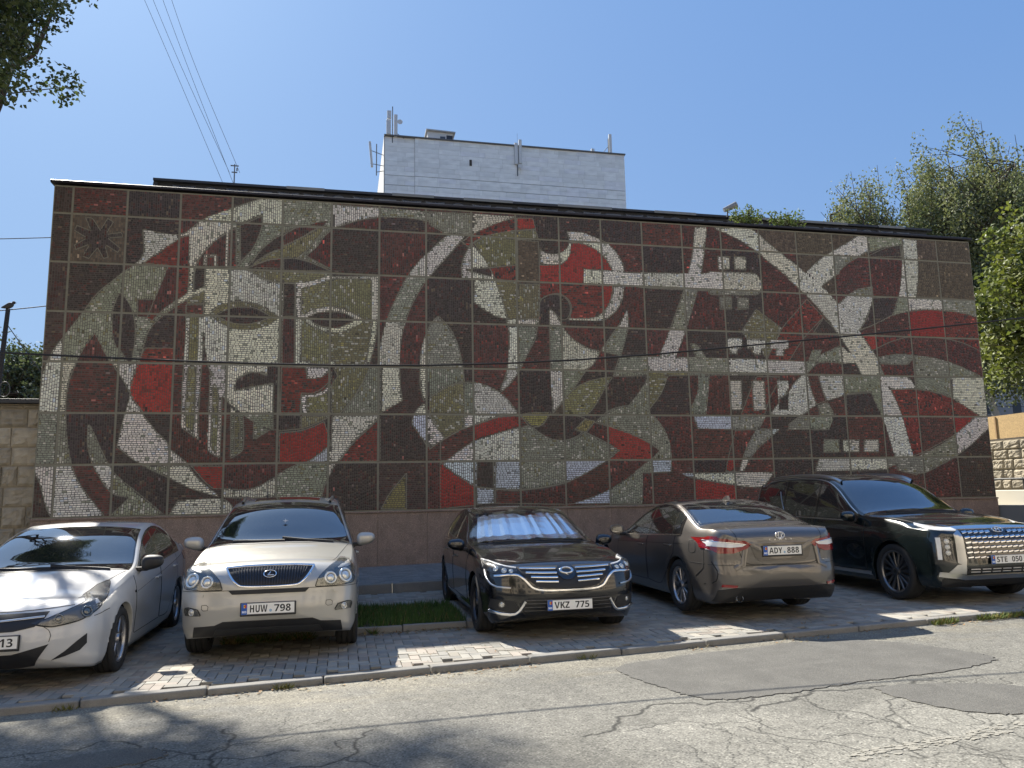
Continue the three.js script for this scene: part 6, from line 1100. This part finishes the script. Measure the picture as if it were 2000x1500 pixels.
// --- bronze sedan, tail to the road
buildCar('bronze_sedan', 'grey bronze sedan parked nose to the wall, plate ADY 888', {
  at: [2.43, 0, 7.08 - 2.825], turn: Math.PI, W: 1.84, wb: 2.825, wheelR: 0.335, tyreW: 0.235, archR: 0.375, clear: 0.18, lf: 0.52, lr: -3.50, bow: 0.15, crown: 0.03, tumble: 0.42,
  top: [[0.52, 0.80], [0.25, 0.87], [-0.2, 0.94], [-0.55, 0.99], [-0.68, 1.02], [-1.0, 1.18], [-1.35, 1.33], [-1.7, 1.415], [-2.1, 1.445], [-2.5, 1.425], [-2.8, 1.365], [-3.1, 1.26], [-3.36, 1.155], [-3.44, 1.13], [-3.5, 1.122]],
  belt: [[0.52, 0.76], [0.1, 0.82], [-0.6, 0.90], [-1.5, 0.93], [-2.8, 0.98], [-3.5, 1.0]],
  plan: [[0.52, 0.94], [0.2, 0.98], [-0.3, 1], [-2.6, 1], [-3.1, 0.985], [-3.5, 0.945]],
  noseD: [[0.15, 0.34], [0.4, 0.44], [0.8, 0.36]], noseN: 2.4, noseH: 0.48, tailD: [[0.18, 0.30], [0.3, 0.37], [0.45, 0.42], [0.58, 0.42], [0.66, 0.385], [0.8, 0.385], [0.95, 0.40], [1.06, 0.43], [1.12, 0.43]], tailN: 2.9, tailH: 0.66,
  ws: [-0.56, -1.55], rw: [-3.32, -2.62], rwInset: 0.055, wins: [[-0.90, -1.78], [-1.84, -2.62], [-2.66, -2.86]], doors: [[-0.6, -1.76], [-1.80, -2.72]], handleDrop: 0.13, winTrim: CM.chrome, winTrimTop: true,
  mir: [0.91, 0.925, -0.82], paint: paint([0.128, 0.117, 0.106], 0.55, 0.32), rim: rimC, hood: null,
  detail(A) {
    const { S, car, P } = A, B = -5;
    const tl = A.pair('tail_light', 'back', [[0.40, 0.905, B], [0.48, 0.945, B], [0.62, 0.96, B], [0.80, 0.99, B], [0.862, 0.975, B], [0.868, 0.86, B], [0.78, 0.80, B], [0.62, 0.80, B], [0.46, 0.855, B]], CM.red, 0.010, 0.014, 0.07);
    const inner = plate(S, A.D.back, [[0.47, 0.905, B], [0.62, 0.925, B], [0.80, 0.945, B], [0.85, 0.93, B], [0.85, 0.885, B], [0.66, 0.87, B], [0.52, 0.88, B]], 0.016, 0.01, 0.07); mesh('lamp_strip', inner, CM.lampWhite, tl[0]); mesh('lamp_strip', mirrorX(inner), CM.lampWhite, tl[1]);
    const rim = strip(S, A.D.back, [[0.47, 0.905, B], [0.62, 0.925, B], [0.85, 0.945, B]], 0.008, 0.02, 0.004); mesh('lamp_rim', rim, CM.chrome, tl[0]); mesh('lamp_rim', mirrorX(rim), CM.chrome, tl[1]);
    const tw = A.pair('tail_light', 'side', [[1, 0.955, -3.46], [1, 0.985, -3.56], [1, 0.995, -3.70], [1, 0.83, -3.72], [1, 0.845, -3.58], [1, 0.90, -3.48]], CM.lampWhite, 0.009, 0.012, 0.07);
    const tr = plate(S, A.D.side, [[1, 0.965, -3.42], [1, 1.0, -3.60], [1, 1.0, -3.72], [1, 0.965, -3.72], [1, 0.955, -3.55]], 0.014, 0.012, 0.07); mesh('red_lens', tr, CM.red, tw[0]); mesh('red_lens', mirrorX(tr), CM.red, tw[1]);
    A.line2('back', [[0.60, 1.10, B], [0.58, 1.0, B], [0.545, 0.80, B], [0.50, 0.70, B], [0.40, 0.665, B], [0.0, 0.66, B]], 0.008);
    A.line('back', [[-0.9, 0.665, B], [-0.6, 0.655, B], [0, 0.65, B], [0.6, 0.655, B], [0.9, 0.665, B]], 0.006);
    A.put('plate_recess', 'back', [[-0.42, 0.905, B], [0.42, 0.905, B], [0.36, 0.74, B], [0.30, 0.70, B], [-0.30, 0.70, B], [-0.36, 0.74, B]], paint([0.10, 0.088, 0.076], 0.55, 0.34), 0.0035, 0.006);
    A.trim('plate_garnish', 'back', [[-0.42, 0.912, B], [0, 0.918, B], [0.42, 0.912, B]], 0.014, A.P.paint, 0.012);
    A.trim('boot_spoiler', 'top', [[-0.66, 2, -3.84], [-0.3, 2, -3.875], [0, 2, -3.88], [0.3, 2, -3.875], [0.66, 2, -3.84]], 0.06, A.P.paint, 0.008);
    numberPlate(car, ['ADY', '888'], [0, 0.825, surfZ(A, 'back', 0, 0.825) - 0.016], Math.PI, 0.02, { frame: true, seal: true });
    const eg = merge([ringGeo(0.062, 0.042, 0.0065), ringGeo(0.022, 0.040, 0.005), ringGeo(0.045, 0.018, 0.005).translate(0, 0.018, 0)]); const R = projector(S, A.D.back), q = R.to2([0, 1.005, 0]), h = R.hit(q[0], q[1]); const em = mesh('emblem', eg.rotateY(Math.PI), CM.chrome, car); em.position.set(0, 1.005, -h.d - 0.012);
    const letters = (s, x, y, size, gapW) => { const c = document.createElement('canvas'); c.width = 512; c.height = 64; const k = c.getContext('2d'); k.fillStyle = '#000'; k.fillRect(0, 0, 512, 64); k.fillStyle = '#fff'; k.font = 'bold 54px sans-serif'; k.textAlign = 'center'; const n = s.length; for (let i = 0; i < n; i++) k.fillText(s[i], 512 * (i + 0.5) / n, 52); const t = new THREE.CanvasTexture(c); const m = new THREE.MeshStandardMaterial({ color: 0xc8c8c8, metalness: 0.9, roughness: 0.25, alphaMap: t, transparent: true, alphaTest: 0.5 }); const g = new THREE.PlaneGeometry(size * gapW * n, size); const o = mesh('lettering', g, m, car); const z = surfZ(A, 'back', x, y); o.position.set(x, y, z - 0.006); o.rotation.y = Math.PI; return o; };
    letters('CAMRY', 0, 0.955, 0.028, 2.6); letters('HYBRID', -0.58, 0.70, 0.024, 0.8);
    A.put('diffuser', 'back', [[-0.80, 0.36, B], [-0.62, 0.39, B], [0.62, 0.39, B], [0.80, 0.36, B], [0.82, 0.22, B], [-0.82, 0.22, B]], CM.dkplastic, 0.006, 0.01);
    A.pair('reflector', 'back', [[0.60, 0.425, B], [0.76, 0.435, B], [0.77, 0.405, B], [0.61, 0.395, B]], CM.red, 0.008, 0.01);
    A.line2('back', [[0.84, 0.70, B], [0.80, 0.58, B], [0.81, 0.48, B], [0.86, 0.42, B]], 0.012);
    const ex = new THREE.Group(); ex.name = 'exhaust'; car.add(ex); const tip = new THREE.LatheGeometry([[0.036, -0.1], [0.046, -0.1], [0.047, 0.03], [0.04, 0.03], [0.039, -0.09]].map(p => new THREE.Vector2(...p)), 20); tip.rotateX(-Math.PI / 2); const tm = mesh('tailpipe', tip, CM.chrome, ex); tm.position.set(0.56, 0.265, surfZ(A, 'back', 0.56, 0.265) - 0.01); const core = mesh('pipe_bore', cyl(0.037, 0.037, [0.56, 0.265, surfZ(A, 'back', 0.56, 0.265)], [0.56, 0.265, surfZ(A, 'back', 0.56, 0.265) + 0.08]), CM.gap, ex);
    A.line2('side', [[1, 0.93, -3.16], [1, 0.93, -3.30], [1, 0.80, -3.32], [1, 0.79, -3.18], [1, 0.93, -3.16]], 0.006);
    A.line2('side', [[1, 0.98, -3.46], [1, 0.80, -3.52], [1, 0.62, -3.5], [1, 0.50, -3.30]], 0.006);
    mesh('roof_fin', (() => { const s = new THREE.Shape(); s.moveTo(0, 0); s.lineTo(0.16, 0); s.quadraticCurveTo(0.12, 0.05, 0.02, 0.065); s.lineTo(0, 0); const g = new THREE.ExtrudeGeometry(s, { depth: 0.03, bevelEnabled: true, bevelSize: 0.006, bevelThickness: 0.006 }); g.rotateY(-Math.PI / 2); g.translate(0.015, 1.42, -2.62); return g; })(), A.P.paint, car);
    A.line('side', [[1, 0.8, -0.6], [1, 0.84, -1.8], [1, 0.88, -3.0]], 0.004);
  } });

// --- white hatch-backed sedan at the left edge
buildCar('white_sedan', 'dusty white sedan with swept headlights beside the silver SUV, plate ending 213', {
  at: [-5.87, 0, 8.14], W: 1.775, wb: 2.70, wheelR: 0.315, tyreW: 0.205, archR: 0.355, clear: 0.16, lf: 0.46, lr: -3.30, bow: 0.17, crown: 0.028, tumble: 0.40,
  top: [[0.46, 0.80], [0.25, 0.87], [-0.1, 0.945], [-0.42, 0.99], [-0.55, 1.03], [-0.85, 1.18], [-1.15, 1.31], [-1.45, 1.395], [-1.75, 1.43], [-2.1, 1.435], [-2.45, 1.39], [-2.8, 1.27], [-3.1, 1.15], [-3.3, 1.10]],
  belt: [[0.46, 0.74], [0.1, 0.82], [-0.6, 0.90], [-1.5, 0.94], [-2.6, 1.0], [-3.3, 1.02]],
  plan: [[0.46, 0.945], [0.2, 0.98], [-0.3, 1], [-2.4, 1], [-2.9, 0.985], [-3.3, 0.94]],
  noseD: [[0.14, 0.34], [0.25, 0.42], [0.42, 0.44], [0.58, 0.42], [0.7, 0.38], [0.8, 0.33]], noseN: 2.25, noseH: 0.46, tailD: [[0.2, 0.32], [0.6, 0.4], [1.05, 0.36]], tailN: 2.8, tailH: 0.62,
  ws: [-0.38, -1.42], rw: [-3.08, -2.3], wins: [[-0.72, -1.60], [-1.65, -2.45], [-2.48, -2.74]], doors: [[-0.46, -1.58], [-1.62, -2.52]], handleDrop: 0.15, winTrim: CM.gloss,
  mir: [0.885, 0.95, -0.66], mirMat: CM.dkplastic, paint: paint([0.56, 0.555, 0.535], 0.05, 0.42), rim: { ...rimA, kind: 'e', n: 6, w0: 0.03, w1: 0.022, mat: CM.alloy }, hood: [0.5, -0.42, 0.60, 0.77],
  detail(A) {
    const { S, car, P } = A;
    const wash = mat([0.13, 0.13, 0.125], 0.3, { metalness: 0.5 });
    lamp(A, 'headlight', 'fq', [[0.36, 0.605, 0.86], [0.50, 0.575, 0.82], [0.68, 0.61, 0.70], [0.79, 0.70, 0.52], [0.86, 0.80, 0.30], [0.875, 0.885, 0.08], [0.82, 0.86, 0.24], [0.70, 0.785, 0.50], [0.54, 0.70, 0.70]], wash, [[0.70, 0.675, 0.64, 0.045, CM.lampBack], [0.53, 0.635, 0.78, 0.035, CM.lampBack]]);
    A.put('grille', 'front', sym([[0, 0.69, F], [0.30, 0.695, F], [0.44, 0.70, F], [0.42, 0.64, F], [0.36, 0.585, F], [0.2, 0.555, F], [0, 0.55, F]]), CM.dkplastic, 0.003, 0.008);
    A.trim('grille_bar', 'front', [[-0.42, 0.66, F], [0, 0.635, F], [0.42, 0.66, F]], 0.014, CM.satin, 0.01);
    A.line('front', [[-0.62, 0.74, F], [-0.3, 0.715, F], [0, 0.71, F], [0.3, 0.715, F], [0.62, 0.74, F]], 0.008);
    A.put('lower_intake', 'front', [[-0.48, 0.43, F], [-0.2, 0.36, F], [0.2, 0.36, F], [0.48, 0.43, F], [0.36, 0.245, F], [0.2, 0.215, F], [-0.2, 0.215, F], [-0.36, 0.245, F]], CM.dkplastic, 0.003, 0.008);
    A.pair('fog_recess', 'front', [[0.50, 0.285, F], [0.60, 0.355, F], [0.68, 0.43, F], [0.745, 0.485, F], [0.745, 0.40, F], [0.70, 0.345, F], [0.60, 0.31, F]], CM.dkplastic, 0.003, 0.008);
    A.line2('front', [[0.40, 0.60, F], [0.47, 0.55, F], [0.49, 0.50, F], [0.48, 0.45, F]], 0.005);
    A.line2('side', [[1, 0.66, 0.36], [1, 0.645, 0.52], [1, 0.63, 0.62]], 0.006);
    A.pair('tail_light', 'side', [[1, 0.96, -2.98], [1, 0.99, -3.2], [1, 0.97, -3.42], [1, 0.84, -3.4], [1, 0.86, -3.2]], CM.red, 0.008, 0.012);
    A.pair('side_repeater', 'side', [[1, 0.735, -0.40], [1, 0.745, -0.44], [1, 0.72, -0.45], [1, 0.715, -0.41]], CM.lampDark, 0.006, 0.008);
    numberPlate(car, ['HTB'.slice(0, 0), '213'], [0.0, 0.47, surfZ(A, 'front', 0, 0.47) + 0.012], 0, -0.05, { frame: true });
    A.line2('side', [[1, 0.72, -0.5], [1, 0.83, -1.7], [1, 0.95, -2.9]], 0.004);
  } });

// --- large dark SUV at the right
buildCar('dark_suv', 'large dark green SUV with a chrome block grille at the right, plate STE 050', {
  at: [5.78, 0, 7.09], W: 1.975, wb: 2.90, wheelR: 0.385, tyreW: 0.245, archR: 0.43, clear: 0.22, lf: 0.54, lr: -3.72, bow: 0.14, crown: 0.035, tumble: 0.27,
  top: [[0.54, 1.05], [0.25, 1.12], [-0.15, 1.165], [-0.5, 1.19], [-0.64, 1.23], [-0.95, 1.42], [-1.25, 1.62], [-1.55, 1.74], [-1.9, 1.785], [-2.5, 1.80], [-3.2, 1.785], [-3.55, 1.75], [-3.72, 1.68]],
  belt: [[0.54, 0.98], [0.1, 1.02], [-0.6, 1.06], [-1.5, 1.075], [-2.9, 1.10], [-3.72, 1.12]],
  plan: [[0.54, 0.965], [0.2, 0.99], [-0.3, 1], [-2.9, 1], [-3.4, 0.985], [-3.72, 0.955]],
  noseD: [[0.2, 0.34], [0.35, 0.39], [0.5, 0.42], [0.7, 0.40], [0.95, 0.38], [1.05, 0.34]], noseN: 3.0, noseH: 0.64, tailD: [[0.2, 0.32], [0.6, 0.38], [1.2, 0.32], [1.6, 0.24]], tailN: 3.2, tailH: 0.85,
  ws: [-0.46, -1.52], rw: null, wins: [[-0.82, -1.78], [-1.84, -2.75], [-2.82, -3.55]], doors: [[-0.58, -1.78], [-1.82, -2.80]], handleDrop: 0.13, winTrim: CM.satin, winTrimTop: true, handle: CM.satin,
  mir: [0.975, 1.08, -0.80], paint: paint([0.008, 0.013, 0.013], 0.35, 0.22), rim: rimD, hood: [0.62, -0.5, 0.74, 0.86], sill: CM.satin,
  detail(A) {
    const { S, car, P } = A;
    A.put('grille', 'front', [[-0.58, 1.0, F], [0.58, 1.0, F], [0.585, 0.58, F], [-0.585, 0.58, F]], CM.gloss, 0.003, 0.008);
    for (let j = 0; j < 6; j++) for (let i = -6; i <= 6; i++) { const y = 0.945 - j * 0.064, x = i * 0.088 + (j % 2 ? 0.0 : 0.0); if (Math.abs(x) < 0.1 && j < 1) continue; const g = strip(S, A.D.front, [[x - 0.038, y - 0.004, F], [x, y, F], [x + 0.038, y + 0.006, F]], 0.03 - j * 0.0025, 0.006, 0.014); if (g) mesh('grille_block', g, CM.chrome, car); }
    A.put('grille_surround', 'front', [[-0.66, 1.035, F], [0.66, 1.035, F], [0.60, 0.985, F], [-0.60, 0.985, F]], CM.chrome, 0.010, 0.014);
    A.pair('grille_side', 'front', [[0.585, 0.98, F], [0.69, 0.93, F], [0.70, 0.56, F], [0.60, 0.52, F], [0.585, 0.6, F]], CM.satin, 0.010, 0.014);
    const e = emblem(A, 'front', 0, 0.965, merge([ringGeo(0.080, 0.046, 0.008), cyl(0.007, 0.007, [-0.038, -0.03, 0], [-0.014, 0.032, 0], 6), cyl(0.007, 0.007, [0.014, -0.032, 0], [0.038, 0.03, 0], 6), cyl(0.006, 0.006, [-0.03, -0.008, 0], [0.03, 0.008, 0], 6)]), CM.chrome); e.position.z += 0.012;
    A.pair('slit_light', 'fq', [[0.66, 1.005, 0.86], [0.80, 1.015, 0.74], [0.91, 1.04, 0.50], [0.925, 1.065, 0.36], [0.935, 1.035, 0.40], [0.90, 0.995, 0.60], [0.80, 0.975, 0.76], [0.68, 0.97, 0.86]], CM.lampWhite, 0.008, 0.012);
    A.pair('lamp_housing', 'front', [[0.71, 0.92, F], [0.90, 0.93, F], [0.905, 0.55, F], [0.72, 0.52, F]], CM.gloss, 0.004, 0.008);
    const hl = lamp(A, 'headlight', 'front', [[0.735, 0.885, F], [0.885, 0.885, F], [0.89, 0.60, F], [0.745, 0.585, F]], CM.lampDark, [[0.79, 0.84, F, 0.026], [0.79, 0.765, F, 0.026], [0.79, 0.69, F, 0.026]]);
    const bar = plate(S, A.D.front, [[0.845, 0.885, F], [0.885, 0.885, F], [0.89, 0.60, F], [0.855, 0.60, F]], 0.014, 0.008); mesh('running_light', bar, CM.lampWhite, hl[0]); mesh('running_light', mirrorX(bar), CM.lampWhite, hl[1]);
    A.put('lower_grille', 'front', [[-0.56, 0.50, F], [0.56, 0.50, F], [0.60, 0.42, F], [-0.60, 0.42, F]], CM.dkplastic, 0.004, 0.008);
    for (const y of [0.44, 0.475]) for (let k = -3; k <= 3; k++) A.trim('lower_grille_bar', 'front', [[k * 0.16 - 0.065, y, F], [k * 0.16, y, F], [k * 0.16 + 0.065, y, F]], 0.012, CM.satin, 0.01);
    A.put('skid_plate', 'front', [[-0.88, 0.44, F], [-0.72, 0.43, F], [-0.60, 0.40, F], [0.60, 0.40, F], [0.72, 0.43, F], [0.88, 0.44, F], [0.885, 0.38, F], [0.6, 0.345, F], [-0.6, 0.345, F], [-0.885, 0.38, F]], CM.satin, 0.012, 0.016);
    A.pair('skid_wing', 'front', [[0.60, 0.54, F], [0.70, 0.54, F], [0.80, 0.44, F], [0.60, 0.41, F]], CM.satin, 0.010, 0.014);
    A.put('lower_valance', 'front', [[-0.86, 0.345, F], [0.86, 0.345, F], [0.84, 0.23, F], [-0.84, 0.23, F]], CM.dkplastic, 0.006, 0.01);
    numberPlate(car, ['STE', '050'], [0, 0.595, surfZ(A, 'front', 0, 0.595) + 0.03], 0, -0.02);
    A.trim2('roof_rail', 'top', [[0.66, 2, -1.45], [0.69, 2, -2.2], [0.68, 2, -3.4]], 0.035, CM.satin, 0.045);
    A.trim2('pillar_trim', 'side', [[1, 1.15, -2.75], [1, 1.35, -2.88], [1, 1.52, -2.98]], 0.018, CM.satin, 0.006);
    A.line('front', [[-0.8, 1.06, F], [0, 1.05, F], [0.8, 1.06, F]], 0.006);
    A.line2('side', [[1, 0.78, -0.6], [1, 0.80, -1.8], [1, 0.82, -3.2]], 0.004);
  } });
renderer.render(scene, camera);
